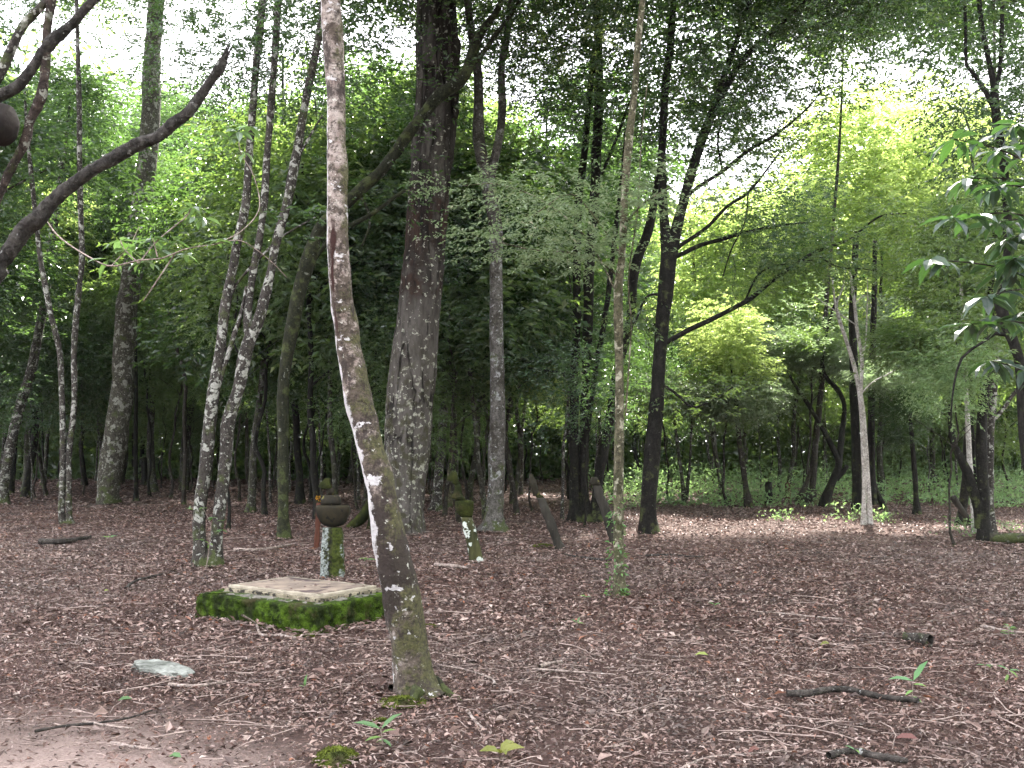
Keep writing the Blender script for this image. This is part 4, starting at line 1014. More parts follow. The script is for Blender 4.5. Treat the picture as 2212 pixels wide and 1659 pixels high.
# ------------------------------------------------------------------ grave slab
B0 = gnd(676.6, 1367.5); A0 = gnd(424, 1337); C0 = gnd(836.5, 1338)
va = (A0 - B0); vc = (C0 - B0); la, lc = np.linalg.norm(va), np.linalg.norm(vc)
aa, ac = math.atan2(va[1], va[0]), math.atan2(vc[1], vc[0])
ex = ((aa - ac) - math.pi / 2) / 2; aa -= ex; ac += ex
ea = np.array([math.cos(aa), math.sin(aa), 0]); ec = np.array([math.cos(ac), math.sin(ac), 0])
la, lc = 1.47, 1.12
gc = B0 + ea * la / 2 + ec * lc / 2
t = thing('stone_grave', 'low rectangular grave with mossy sides and a cream-edged slab on top', 'grave', gc)
# side lengths and frame: local x along ea, y along ec
def gl(u, v, z): return ea * u + ec * v + np.array([0, 0, z])
def grid_box(mb, u0, u1, v0, v1, z0, z1, taper=0, res=.04, amp=.0, round_=.02, fs=6.0, top=True):
    """box with finely divided faces so that it can be roughened"""
    hu, hv = (u1 - u0) / 2, (v1 - v0) / 2; cu, cv = (u0 + u1) / 2, (v0 + v1) / 2
    nz = max(2, int((z1 - z0) / res) + 1); nu = max(2, int(2 * hu / res)); nv = max(2, int(2 * hv / res))
    per = [(-1 + 2 * i / nu, -1) for i in range(nu)] + [(1, -1 + 2 * i / nv) for i in range(nv)] + [(1 - 2 * i / nu, 1) for i in range(nu)] + [(-1, 1 - 2 * i / nv) for i in range(nv)]
    rings = []
    zs = list(np.linspace(z0, z1 - round_, nz)) + [z1 - round_ * .3, z1]
    ins = [0] * nz + [round_ * .3, round_]
    K = len(per); V = []
    for z, s_ in zip(zs, ins):
        tp = taper * (1 - (z - z0) / (z1 - z0))
        for (a, b_) in per:
            u = cu + a * (hu + tp - s_); v = cv + b_ * (hv + tp - s_)
            q = Vector((u * fs, v * fs, z * fs))
            k = noise.fractal(q, 1, 2, 4) * amp
            nu_, nv_ = (a if abs(a) > .999 else 0), (b_ if abs(b_) > .999 else 0)
            V.append(gl(u + nu_ * k, v + nv_ * k, z + (k * .4 if z > z1 - round_ * 1.1 else 0)))
    R_ = len(zs); idx = np.arange(R_ * K).reshape(R_, K)
    F = np.stack([idx[:-1], np.roll(idx[:-1], -1, 1), np.roll(idx[1:], -1, 1), idx[1:]], -1).reshape(-1, 4)
    V = list(V); n0 = len(V)
    V.append(gl(cu, cv, z1))
    mb.add(np.array(V), F)
    T = np.array([[idx[-1, j], idx[-1, (j + 1) % K], n0] for j in range(K)]) + (mb.n - len(V))
    mb.f[3].append(T); mb.uv[3].append(np.zeros((K, 3, 2)))
HB = .205
# bring the frame to the centre
mb = MB(); grid_box(mb, -la / 2, la / 2, -lc / 2, lc / 2, -.03, HB, taper=.014, res=.014, amp=.032, fs=13)
base = link('base', mb.mesh('base', M['moss'], True), t)
# concrete top sheet of the base
mb = MB(); grid_box(mb, -la / 2 + .10, la / 2 - .12, -lc / 2 + .10, lc / 2 - .09, HB - .02, HB + .006, res=.03, amp=.05, round_=.01)
link('base_top', mb.mesh('base_top', M['old_concrete'], True), t)
def hplane(px, py, z):
    d = ray(px, py); tt = (z - H_EYE) / d[2]; return np.array([0, 0, H_EYE]) + d * tt
zt = .262
u_lo, u_hi, v_lo, v_hi = -la / 2 + .19, -la / 2 + 1.34, -lc / 2 + .25, -lc / 2 + .98
mb = MB(); grid_box(mb, u_lo - .035, u_hi + .02, v_lo - .035, v_hi + .035, HB, HB + .033, res=.03, amp=.012, round_=.006, fs=14)
link('plinth', mb.mesh('plinth', M['plinth'], True), t)
mb = MB(); grid_box(mb, u_lo, u_hi, v_lo, v_hi, HB + .033, zt, res=.03, amp=.008, round_=.005, fs=12)
link('slab', mb.mesh('slab', M['rim'], True), t)
mb = MB(); r_ = .055
grid_box(mb, u_lo + r_, u_hi - r_, v_lo + r_, v_hi - r_, zt - .01, zt + .004, res=.05, amp=.0, round_=.002)
link('panel', mb.mesh('panel', M['panel'], True), t)
# moss tufts on the base edges
mb = MB(); k = 9000
e = rng.integers(0, 4, k); s_ = rng.uniform(-1, 1, k); zz = rng.uniform(0, 1, k) ** .8
u = np.where(e < 2, s_ * la / 2, np.where(e == 2, la / 2, -la / 2)); v = np.where(e < 2, np.where(e == 0, -lc / 2, lc / 2), s_ * lc / 2)
nrm = np.stack([np.where(e < 2, 0, np.where(e == 2, 1, -1)), np.where(e < 2, np.where(e == 0, -1, 1), 0)], 1)
inn = rng.uniform(0, .05, k) * (zz > .93)
P = ea[None] * (u - nrm[:, 0] * inn)[:, None] + ec[None] * (v - nrm[:, 1] * inn)[:, None] + np.stack([np.zeros(k), np.zeros(k), zz * HB], 1)
D = ea[None] * nrm[:, :1] + ec[None] * nrm[:, 1:] + rng.normal(0, .5, (k, 3)) + [0, 0, -.3]
leaves(mb, P, D, runit(k), rng.uniform(.006, .018, k), rng.uniform(.004, .009, k))
link('moss_tufts', mb.mesh('moss_tufts', mat_moss('moss_fronds', (.014, .026, .005), (.075, .125, .014)), False), t)

# pale ribbed stone
Y = D_(1462); p = gnd(350, 1452); mb = MB(); n_ = 40
PH, TH = np.meshgrid(np.linspace(0, np.pi, n_), np.linspace(0, 2 * np.pi, 97)[:-1], indexing='ij')
def sgn(x, e): return np.sign(x) * np.abs(x) ** e
V = np.stack([sgn(np.sin(PH), .8) * sgn(np.cos(TH), .8) * .27, sgn(np.sin(PH), .8) * sgn(np.sin(TH), .8) * .105, np.cos(PH) * .05], -1).reshape(-1, 3)
V = np.array([v * (1 + .26 * noise.fractal(Vector((v[0] * 7, v[1] * 26, v[2] * 14)), 1, 2, 5) + .05 * math.sin(v[1] * 130 + v[0] * 9)) for v in V])
V[:, 0] *= 1.05; a = math.radians(-34); V = V @ np.array([[math.cos(a), math.sin(a), 0], [-math.sin(a), math.cos(a), 0], [0, 0, 1]])
V[:, 2] += .012
idx = np.arange(n_ * 96).reshape(n_, 96)
F = np.stack([idx[:-1], idx[1:], np.roll(idx[1:], -1, 1), np.roll(idx[:-1], -1, 1)], -1).reshape(-1, 4)
mb.add(V, F)
o = link('stone', mb.mesh('stone', M['rock']), None, tuple(p)); tag(o, 'flat pale grey ribbed stone half sunk in the litter before the grave', 'stone')

# ------------------------------------------------------------------ carved grave posts
def post_part(rows, Y, b, mat, nm, parent, th=.75, jag=.03, minth=.07):
    """rows = (x left, x right, y) from top to bottom, as a solid with chamfered corners"""
    mb = MB(); R_ = []
    rows = sorted(rows, key=lambda r: -r[2])
    fine = []
    for r0, r1 in zip(rows[:-1], rows[1:]):
        k = max(1, int(abs(r1[2] - r0[2]) / 5))
        for i in range(k): fine.append([r0[q] + (r1[q] - r0[q]) * i / k for q in range(3)])
    fine.append(list(rows[-1]))
    K = 16
    for (xl, xr, y) in fine:
        pl, pr = at(xl, y, Y), at(xr, y, Y); c = (pl + pr) / 2; hw = (pr[0] - pl[0]) / 2; hd = max(hw * th, minth / 2) if th < 5 else th
        ring = []
        for j in range(K):
            a = (j + .5) / K * 2 * math.pi
            cx_, cy_ = math.cos(a), math.sin(a)
            m_ = max(abs(cx_), abs(cy_)) ** .93
            q = np.array([c[0] + cx_ / m_ * hw, c[1] + cy_ / m_ * hd, c[2]])
            k = noise.fractal(Vector((q[0] * 9, q[1] * 9, q[2] * 5)), 1, 2, 4)
            q[0] += k * jag * cx_ * .6; q[1] += k * jag * cy_; ring.append(q)
        R_.append(ring)
    n = len(R_); V = np.array(R_).reshape(-1, 3); idx = np.arange(n * K).reshape(n, K)
    F = np.stack([idx[:-1], np.roll(idx[:-1], -1, 1), np.roll(idx[1:], -1, 1), idx[1:]], -1).reshape(-1, 4)
    ct, cb = V[idx[-1]].mean(0), V[idx[0]].mean(0)
    mb.add(np.vstack([V, ct, cb]), F)
    T = np.array([[idx[-1, j], idx[-1, (j + 1) % K], n * K] for j in range(K)] + [[idx[0, (j + 1) % K], idx[0, j], n * K + 1] for j in range(K)])
    mb.f[3].append(T); mb.uv[3].append(np.zeros((len(T), 3, 2)))
    return link(nm, mb.mesh(nm, mat, True, b), parent)

def mat_post1():
    n = NT('two_faced_post'); vo = n.coord(); x = n.xyz(vo)[0]
    nn = n.math('MULTIPLY', n.math('SUBTRACT', n.noise(vo, 16, 5, .6), .5), .16)
    xx = n.math('ADD', x, nn)
    dark = n.mix(n.rng(n.noise(vo, 20, 4), .4, .6), (.012, .012, .01), (.04, .045, .015))
    moss = n.mix(n.rng(n.noise(vo, 25, 4), .35, .65), (.018, .025, .006), (.06, .075, .016))
    white = n.mix(n.rng(n.noise(vo, 40, 4), .35, .6), (.09, .10, .095), (.30, .33, .32))
    c = n.mix(n.math('MULTIPLY', n.rng(xx, -.05, -.03, 1, 0), n.rng(n.noise(vo, 14, 5, .7), .42, .5)), dark, white)
    c = n.mix(n.rng(xx, -.005, .015), c, moss)
    c = n.mix(n.math('MULTIPLY', n.rng(xx, .10, .11), n.rng(n.noise(vo, 9, 5, .7), .5, .55)), c, white)
    n.surf(c, .92, n.bump(n.noise(vo, 30, 5, .6), .9, .02), .15); return n.m
Y = D_(1246); b = at(718, 1246, Y); b[2] = 0
t = thing('carved_grave_post', 'upright carved wooden grave post with a wide half-round block, behind the stone grave', 'grave post', b)
post_part([(693, 743, 1250), (695, 742, 1200), (697, 740, 1160), (698, 738, 1140)], Y, b, mat_post1(), 'shaft', t)
post_part([(712, 726, 1138), (700, 742, 1134), (693, 748, 1127), (687, 753, 1115), (684, 756, 1104), (683, 756, 1096), (686, 753, 1091)], Y, b, M['wood_olive'], 'carved_block', t, th=.5, jag=.012)
post_part([(694, 735, 1090), (693, 736, 1082), (697, 734, 1074), (701, 728, 1069)], Y, b, M['wood_dark'], 'neck', t, jag=.03)
post_part([(704, 724, 1069), (706, 722, 1060), (703, 720, 1054)], Y, b, M['wood_dark'], 'upper_neck', t, jag=.03)
post_part([(696, 716, 1056), (688, 716, 1051), (692, 712, 1042), (702, 711, 1033)], Y, b, M['moss_post'], 'finial', t, jag=.03)
mb = MB(); q = at(686.6, 1077, Y - .06)
k = 22; leaves(mb, q + rng.normal(0, .012, (k, 3)), runit(k), runit(k), rng.uniform(.015, .03, k), rng.uniform(.012, .02, k))
link('orange_fungus', mb.mesh('orange_fungus', M['flower'], False, b), t)
Y = D_(1186); b = at(684, 1186, Y); b[2] = 0
t2 = thing('wooden_board', 'narrow reddish-brown board standing upright just left of the upright carved grave post', 'board', b)
post_part([(677, 688, 1190), (679, 691, 1150), (681, 693, 1095), (684, 693, 1086)], Y, b, M['wood_red'], 'board', t2, th=.4, minth=.04)
Y = D_(1212); b = at(1030, 1212, Y); b[2] = 0
t = thing('carved_grave_post', 'mossy carved grave post leaning left with an urn-shaped middle and hooked top', 'grave post', b)
post_part([(1015, 1045, 1216), (1011, 1039, 1185), (1003, 1029, 1150), (995, 1020, 1117)], Y, b, M['wood_post'], 'shaft', t)
post_part([(996, 1020, 1117), (988, 1022, 1106), (983, 1023, 1094), (983, 1023, 1084), (990, 1016, 1080)], Y, b, M['moss_post'], 'urn_block', t, th=.6, jag=.012)
post_part([(984, 1006, 1081), (974, 1004, 1076), (976, 1000, 1069), (982, 998, 1064), (983, 996, 1046)], Y, b, M['moss_post'], 'neck', t, th=.7, jag=.02)
post_part([(981, 996, 1047), (975, 993, 1042), (964, 991, 1037), (966, 990, 1029), (971, 986, 1022), (975, 980, 1018)], Y, b, M['moss_post'], 'hooked_top', t, th=.5, jag=.02)
Y = D_(1185); b = at(1210, 1185, Y); b[2] = 0
t = thing('leaning_grave_post', 'broken-topped wooden grave post leaning left with a moss patch at its shoulder', 'grave post', b)
post_part([(1199, 1222, 1190), (1190, 1211, 1160), (1178, 1198, 1125), (1166, 1186, 1095), (1158, 1176, 1075)], Y, b, M['wood_grey'], 'shaft', t)
post_part([(1158, 1175, 1075), (1156, 1173, 1071), (1158, 1168, 1069)], Y, b, M['moss_post'], 'shoulder', t, jag=.02)
post_part([(1152, 1168, 1071), (1149, 1163, 1057), (1144, 1158, 1040), (1142, 1150, 1024)], Y, b, M['wood_dark'], 'broken_top', t, jag=.03)
Y = D_(1173); b = at(1326, 1173, Y); b[2] = 0
t = thing('leaning_grave_post', 'plain dark grave post leaning left close behind the slender pale stem', 'grave post', b)
post_part([(1318, 1340, 1177), (1308, 1328, 1140), (1298, 1318, 1105), (1286, 1305, 1070), (1279, 1297, 1048)], Y, b, M['wood_grey'], 'shaft', t)
post_part([(1277, 1297, 1048), (1274, 1294, 1038), (1278, 1288, 1030)], Y, b, M['wood_dark'], 'head', t, jag=.02)

# mossy forked stump between the posts
Y = D_(1140); b = at(780, 1140, Y); b[2] = 0; mb = MB()
for pts in ([(806, 1070, 16), (800, 1090, 24), (788, 1110, 24), (770, 1128, 24), (752, 1142, 14)], [(800, 1090, 22), (806, 1120, 24), (806, 1143, 30)]):
    stem(mb, pts[::-1], Y, seg=12, rough=.25)
tag(link('mossy_buttress_stump', mb.mesh('mossy_buttress_stump', M['moss_post'], True, b), None, tuple(b)), 'bright mossy arching stump root just left of the thick cracked trunk', 'stump')

# ------------------------------------------------------------------ sticks, seedlings, leaves on the floor
def stick(pts, w_, mat, label, name='stick', z=.03, taper=.5):
    P = []
    for q in pts:
        g_ = gnd(q[0], q[1]); g_[2] = q[2] if len(q) > 2 else z; P.append(g_)
    P = np.array(P); A = spline(P, max(12, len(pts) * 6)); mb = MB()
    Yd = P[:, 1].mean()
    tube(mb, A, np.linspace(w_, w_ * taper, len(A)) / 2 * Yd / FPX, 8, .25, 20)
    b_ = P[0] * [1, 1, 0]
    return tag(link(name, mb.mesh(name, mat, True, b_), None, tuple(b_)), label, 'stick')
stick([(1700, 1512), (1745, 1512), (1790, 1504), (1830, 1503), (1870, 1512), (1920, 1522), (1985, 1528)], 15, M['twig_dark'], 'thick dark crooked stick lying in front of the bright two-leaved seedling', z=.04, taper=.8)
# stick propped against the grave
p0 = hplane(527, 1326, .17); mb = MB()
pA = np.array([p0 + [0, -.06, 0], gnd(552, 1358) + [0, 0, .04], gnd(564, 1376) + [0, 0, .02], gnd(600, 1378) + [0, 0, .02], gnd(638, 1384) + [0, 0, .02]])
A = spline(pA, 24); tube(mb, A, np.linspace(.009, .014, 24), 7, .2, 20)
tag(link('stick', mb.mesh('stick', M['twig'], True, pA[3]), None, tuple(pA[3])), 'pale bent twig propped against the mossy side of the grave', 'stick')
stick([(365, 1488), (400, 1492), (440, 1490), (488, 1482)], 9, M['twig'], 'pale knobbly stick lying in front of the ribbed stone')
stick([(75, 1592), (140, 1580), (200, 1575), (280, 1562), (330, 1545)], 6.5, M['twig_dark'], 'long dark stick by the bare soil at lower left')
stick([(180, 1570), (235, 1580), (290, 1586)], 7, M['twig'], 'short pale stick crossing the long dark one near the bare soil')
stick([(240, 1617), (300, 1628), (345, 1632)], 9, M['twig'], 'straight brown stick near the bottom edge right of the bare soil')
stick([(1068, 1490), (1060, 1475), (1000, 1455), (945, 1446)], 6, M['twig'], 'long thin pale twig running right from the foot of the leaning trunk')
stick([(1150, 1455), (1200, 1458), (1270, 1463), (1330, 1467)], 6, M['twig'], 'thin curved twig with a thicker stub in the middle foreground')
stick([(1165, 1450), (1185, 1443), (1215, 1438)], 11, M['twig'], 'stubby curved pale stick lying beside the thin curved twig')
stick([(845, 1496), (868, 1478), (893, 1452, .12)], 12, M['twig_dark'], 'short dark stick resting against the foot of the leaning trunk')
stick([(1010, 1545), (1030, 1572), (1060, 1595)], 8, M['twig'], 'whitish straight stick below the leaning trunk', z=.025)
stick([(940, 1225), (985, 1228), (1010, 1232)], 10, M['twig'], 'flat pale piece of wood in front of the mossy leaning grave post')
stick([(505, 1192), (560, 1192), (610, 1184), (640, 1178)], 8, M['twig'], 'mossy pale fallen branch between the three stems and the carved post')
stick([(85, 1178), (130, 1178), (165, 1174), (195, 1168)], 14, M['twig_dark'], 'dark rotting log piece lying in the litter on the left', z=.06)
stick([(272, 1278), (290, 1262), (330, 1250), (352, 1246)], 8, M['twig_dark'], 'forked dark twig on the litter left of the grave')
stick([(1395, 1205), (1440, 1203), (1485, 1206), (1520, 1208)], 5, M['twig_dark'], 'thin dark twig in the shaded litter beyond the slender stem')
stick([(1325, 1215), (1290, 1213), (1240, 1206), (1215, 1200)], 6, M['twig_dark'], 'dark twig left of the slender pale stem')
stick([(1790, 1650), (1840, 1640), (1900, 1652), (1960, 1662)], 16, M['twig_dark'], 'thick grey-black branch at the bottom edge on the right', z=.04, taper=.9)
stick([(1460, 1680), (1530, 1650), (1640, 1640), (1700, 1632)], 7, M['twig'], 'long pale twig at the bottom right of centre')
stick([(2120, 1360), (2170, 1370), (2215, 1375)], 8, M['twig'], 'pale straight stick at the right edge below the small green plant')
stick([(1820, 1345), (1760, 1340), (1690, 1332), (1630, 1328)], 5, M['twig'], 'very thin pale twig across the right middle litter')

# short log end at right
p = gnd(1998, 1396); mb = MB()
tube(mb, spline(np.array([p + [-.10, .14, .05], p + [-.03, .05, .055], p + [.03, -.03, .05]]), 8), np.linspace(.035, .042, 8), 14, .3, 9, cap=False)
tag(link('log_end', mb.mesh('log_end', M['bark_mottled'], True, p), None, tuple(p)), 'short hollow-looking grey log piece in the right litter', 'log')

def seedling(x, y, label, lv, ll, h=.12, mat='leaf_fresh', stemmat='twig'):
    p = gnd(x, y); ml = MB(); mt = MB()
    lean = np.array([random.uniform(-.02, .02), 0, h])
    q = spline(np.array([p, p + lean * .5, p + lean]), 6); tube(mt, q, np.linspace(.004, .002, 6), 5)
    t = thing('seedling', label, 'seedling', p)
    d = np.array([v[:3] for v in lv], float); zz = np.array([v[3] for v in lv])
    P = p + lean[None] * zz[:, None]
    k = len(lv); L = ll * np.array([v[4] if len(v) > 4 else 1 for v in lv])
    leaves(ml, P, d, np.tile([0, -.4, 1.0], (k, 1)), L, L * .27, .12, six=True)
    link('stem', mt.mesh('stem', M[stemmat], True, p), t); link('leaves', ml.mesh('leaves', M[mat], False, p), t)
seedling(828, 1618, 'blue-green seedling with broad leaves standing below the leaning trunk', [(-1, -.1, .45, 1, 1.1), (.8, .1, .8, 1, 1), (.7, -.2, .35, .8, .6), (-.8, -.5, .1, .6, .7), (.5, -.5, -.1, .5, .6), (-.4, .5, -.1, .4, .5)], .13, .10)
seedling(1970, 1522, 'two-leaved bright green seedling behind the thick dark crooked stick', [(-1, 0, .25, 1, 1.1), (.6, 0, 1, 1, 1.15), (-.5, -.4, -.05, .6, .6), (.9, -.2, .05, .85, .6), (-.8, -.2, -.2, .3, .6), (.5, -.6, -.2, .35, .5)], .13, .14)
seedling(2178, 1386, 'small leafy green plant near the right edge', [(math.cos(a) , math.sin(a), random.uniform(0, .5), random.uniform(.4, 1), random.uniform(.7, 1)) for a in np.linspace(0, 12, 14)], .075, .13)
seedling(2128, 1460, 'pale green sprout with a curling stalk left of the right edge plants', [(-1, 0, .2, 1), (1, 0, .1, 1), (.2, -1, .1, 1)], .06, .07)
seedling(2175, 1475, 'three-leaved green sprout close to the right edge', [(-.8, 0, .5, 1), (.9, 0, .1, 1), (.2, -.8, -.1, 1), (-.4, -.5, -.3, .7)], .08, .08)
seedling(1848, 1642, 'tiny yellow-green sprout above the grey-black branch at bottom right', [(-.8, 0, .5, 1), (.9, 0, .2, 1), (.1, -.8, .1, 1), (-.6, .4, .1, .7)], .05, .05)
seedling(792, 1222, 'broad-leaved bluish seedling by the foot of the carved post', [(math.cos(a), math.sin(a), .15, random.uniform(.7, 1)) for a in np.linspace(0, 5.6, 6)], .12, .10)
seedling(1540, 1320, 'small sprout in the middle of the right-hand litter', [(-.8, 0, .4, 1), (.8, 0, .3, 1), (0, -.8, .2, 1)], .06, .06)
seedling(656, 1488, 'single upright pale leaf sprouting left of the leaning trunk', [(.1, -.1, 1, .3), (-.5, 0, .2, .3, .5)], .08, .04)
seedling(1247, 1352, 'tiny green sprout right of the grave in the middle litter', [(.3, 0, .8, .5), (-.6, 0, .5, .5), (.5, -.3, .1, .5)], .06, .05)
seedling(1262, 1302, 'little weed just left of the slender pale stem', [(math.cos(a), math.sin(a), .3, random.uniform(.6, 1)) for a in np.linspace(0, 5.6, 5)], .06, .07)
seedling(235, 1170, 'pale green weed beside the dark rotting log piece', [(math.cos(a), math.sin(a), .3, random.uniform(.6, 1)) for a in np.linspace(0, 5.6, 6)], .12, .08)
def weed(x, y, label, s):
    p = gnd(x, y); mb = MB(); k = 90
    O = p + rng.normal(0, 1, (k, 3)) * [.22 * s, .15 * s, 0] + np.array([0, 0, 1]) * rng.uniform(.03, .28 * s, k)[:, None]
    leaves(mb, O, runit(k) + [0, 0, .4], runit(k) + [0, 0, 1], rng.uniform(.04, .09, k) * s, rng.uniform(.02, .04, k) * s)
    mt = MB()
    for i in range(7):
        a = random.uniform(0, 6.28); tube(mt, spline(np.array([p, p + [math.cos(a) * .08 * s, math.sin(a) * .08 * s, .15 * s], p + [math.cos(a) * .2 * s, math.sin(a) * .14 * s, .26 * s]]), 6), np.linspace(.004, .002, 6), 4)
    t_ = thing('weed_tuft', label, 'weeds', p)
    link('stems', mt.mesh('stems', M['leaf_under'], True, p), t_); link('leaves', mb.mesh('leaves', M['leaf_under'], False, p), t_)
weed(1845, 1128, 'green weed tuft at the foot of the white double stem', 1.4)
weed(1690, 1128, 'low weed tuft in the sunlit strip of the clearing', .9)
weed(1905, 1130, 'small weed tuft right of the white double stem', .8)
weed(2095, 1160, 'weeds at the foot of the stout near-black trunk', 1.2)
weed(1362, 1100, 'bright tuft behind the slender pale stem at the edge of the clearing', 1.2)
weed(2180, 1150, 'yellowish weed sprig near the fallen log at the right edge', .7)

def moss_patch(x, y, rx, ry, label, h=.03):
    p = gnd(x, y); mb = MB(); n_ = 12; K = 28; V = []
    for i in range(n_):
        for j in range(K):
            r = i / (n_ - 1); a = j / K * 6.2832
            e = 1 + .35 * noise.noise(Vector((math.cos(a) * 1.5 + x, math.sin(a) * 1.5, y)))
            xx, yy = math.cos(a) * r * rx * e, math.sin(a) * r * ry * e
            V.append((xx, yy, h * (1 - r * r) ** .6 * (1 + .5 * noise.noise(Vector((xx * 30, yy * 30, 0)))) - .002))
    idx = np.arange(n_ * K).reshape(n_, K); F = np.stack([idx[:-1], idx[1:], np.roll(idx[1:], -1, 1), np.roll(idx[:-1], -1, 1)], -1).reshape(-1, 4)
    mb.add(np.array(V), F)
    k = 500; a = rng.uniform(0, 6.28, k); r = rng.uniform(0, 1, k) ** .5
    P = np.stack([np.cos(a) * r * rx, np.sin(a) * r * ry, h * (1 - r * r) ** .6], 1)
    leaves(mb, P, runit(k) + [0, 0, .8], runit(k), rng.uniform(.01, .02, k), rng.uniform(.005, .01, k))
    tag(link('moss_patch', mb.mesh('moss_patch', M['moss_yellow']), None, tuple(p)), label, 'moss')
moss_patch(725, 1640, .11, .13, 'yellow-green moss cushion at the bottom edge left of the blue-green seedling', .045)
moss_patch(868, 1520, .15, .10, 'lime moss spreading from the foot of the leaning trunk', .035)
moss_patch(822, 1562, .05, .05, 'tiny moss spot above the blue-green seedling', .015)
moss_patch(655, 1378, .09, .03, 'thin moss strip on the ground at the near corner of the grave', .015)
moss_patch(1172, 1180, .16, .12, 'moss patch beside the foot of the broken-topped leaning post', .03)
moss_patch(925, 1354, .07, .05, 'small flat moss spot right of the leaning trunk', .012)

def fallen(x, y, label, L, n=1, mat='leaf_yellow'):
    p = gnd(x, y); mb = MB()
    for i in range(n):
        a = random.uniform(0, 6.28) if n == 1 else -2.4 + i * 1.1
        leaves(mb, (p + [0, 0, .03])[None], np.array([[math.cos(a), math.sin(a), .45 if n > 1 else .1]]), np.array([[.2, -.5, 1]]), np.array([L]), np.array([L * .42]), .25, six=True)
    tag(link('fallen_leaf', mb.mesh('fallen_leaf', M[mat], False, p), None, tuple(p)), label, 'leaf')
fallen(1080, 1640, 'folded yellow-green fallen leaf cluster at the bottom edge centre', .125, 4)
fallen(1530, 1424, 'single lime-yellow leaf lying in the right-centre litter', .10)
fallen(1792, 1398, 'curled yellowish leaf right of the lime-yellow one', .09)
fallen(285, 1520, 'green fallen leaf below the ribbed stone', .08, 1, 'leaf_fresh')
fallen(225, 1283, 'small yellow leaf on the litter left of the grave', .07)
fallen(392, 1650, 'green leaf at the bottom edge left of the moss cushion', .09, 1, 'leaf_fresh')
M['leaf_red'] = leafmat('fallen_red_leaf', [(0, (.12, .05, .04)), (1, (.2, .10, .08))], (.4, .1, .05), .1, .5, .3)
fallen(1985, 1610, 'large dusky red leaf in the bottom right litter', .12, 1, 'leaf_red')
fallen(1640, 1630, 'small orange-red leaf near the bottom right twigs', .08, 1, 'leaf_red')

# ------------------------------------------------------------------ undergrowth
mb = MB()
k = 64000
x = rng.uniform(2.5, 26, k); y = rng.uniform(25.0, 46, k)
edge = 25.3 + .5 * np.sin(x * .9) + .25 * (x < 5) * (5 - x) - .06 * (x - 8)
pn = np.array([noise.noise(Vector((a * .9, b_ * .9, 7))) for a, b_ in zip(x, y)])
m = (pn > -.18) & (y > edge + pn * 1.2) & (rng.uniform(size=k) < np.exp(-(y - 25) / 12))
x, y = x[m], y[m]; k = len(x)
hh = np.array([.42 + .7 * noise.noise(Vector((a * .7, b_ * .7, 0))) for a, b_ in zip(x, y)])
z = rng.uniform(0, 1, k) * np.clip(hh * 1.5, .06, 1.3) * np.clip((y - 24.6) / 2.2, .3, 1)
leaves(mb, np.stack([x, y, z], 1), runit(k) + [0, 0, .25], runit(k) * .6 + [0, 0, 1], rng.uniform(.08, .16, k), rng.uniform(.035, .075, k))
tag(link('undergrowth', mb.mesh('undergrowth', M['leaf_under'], False)), 'low bright green weeds beyond the clearing', 'undergrowth', kind='stuff')

# ------------------------------------------------------------------ the wood behind
def ok(x, y, dmin):
    if any((x - a) ** 2 + (y - b_) ** 2 < dmin ** 2 for a, b_ in taken): return False
    if 1.5 < x < 13 and y < 25: return False
    return True
def px_of(x, y): return CX + x / y * FPX
ZL = {'left': ('one of many slim trunks crowding the dim wood on the left, behind the mottled trees', 'slim trees crowding the left wood'),
      'centre': ('one of the slim trees in the shaded wood behind the grave posts', 'slim trees in the wood behind the grave posts'),
      'right': ('one of the leafy trees standing in the green undergrowth beyond the clearing', 'leafy trees beyond the clearing')}
cnt = 0; tries = 0
while cnt < 170 and tries < 30000:
    tries += 1
    y = random.uniform(21, 52); x = random.uniform(-.62, .62) * y
    if not ok(x, y, 1.1): continue
    p = px_of(x, y)
    zone = 'left' if p < 800 else ('centre' if p < 1400 else 'right')
    if zone == 'right' and y < 26.5: continue
    if zone == 'right' and random.random() < .35: continue
    if 100 < p < 500 and y < 30: continue
    s = random.uniform(.75, 1.15)
    hmax = {'left': 1.25, 'centre': 1.1, 'right': .92}[zone]
    s *= hmax * (1 + .25 * (y - 25) / 25)
    cr_n = random.choice(['tall_a', 'tall_b', 'tall_m', 'round_a', 'round_m'] if zone != 'right' else ['tall_m', 'round_m', 'layer', 'layer_g', 'tall_a', 'tall_b'])
    z0 = (random.uniform(1.2, 3.0) if y > 30 else random.uniform(2.2, 4)) if random.random() < .55 else random.uniform(4, 7.5) * s
    cs = random.uniform(.8, 1.25)
    hc = {'t': 5.5, 'r': 3.4, 'l': 2.6}[cr_n[0]] * cs
    lim = float(np.interp(p, [0, 400, 800, 1100, 1400, 1550, 1900, 2212], [40, 90, 40, 220, 230, 360, 400, 200]))
    if random.random() < .15: lim -= 120
    ztop = H_EYE + (HOR - lim) / FPX * y
    if z0 + hc > ztop:
        z0 = max(1.0, ztop - hc)
        if z0 + hc > ztop: continue
    s = min(s, (ztop - .3) / 10, (z0 + hc * .8) / 10)
    if sun_blocks(x, y, z0 + hc / 2, 1.9): continue
    lab, gr = ZL[zone]
    far_tree(x, y, s, cr_n, z0, None, lab, gr, cs=cs)
    cnt += 1
print('far trees', cnt)

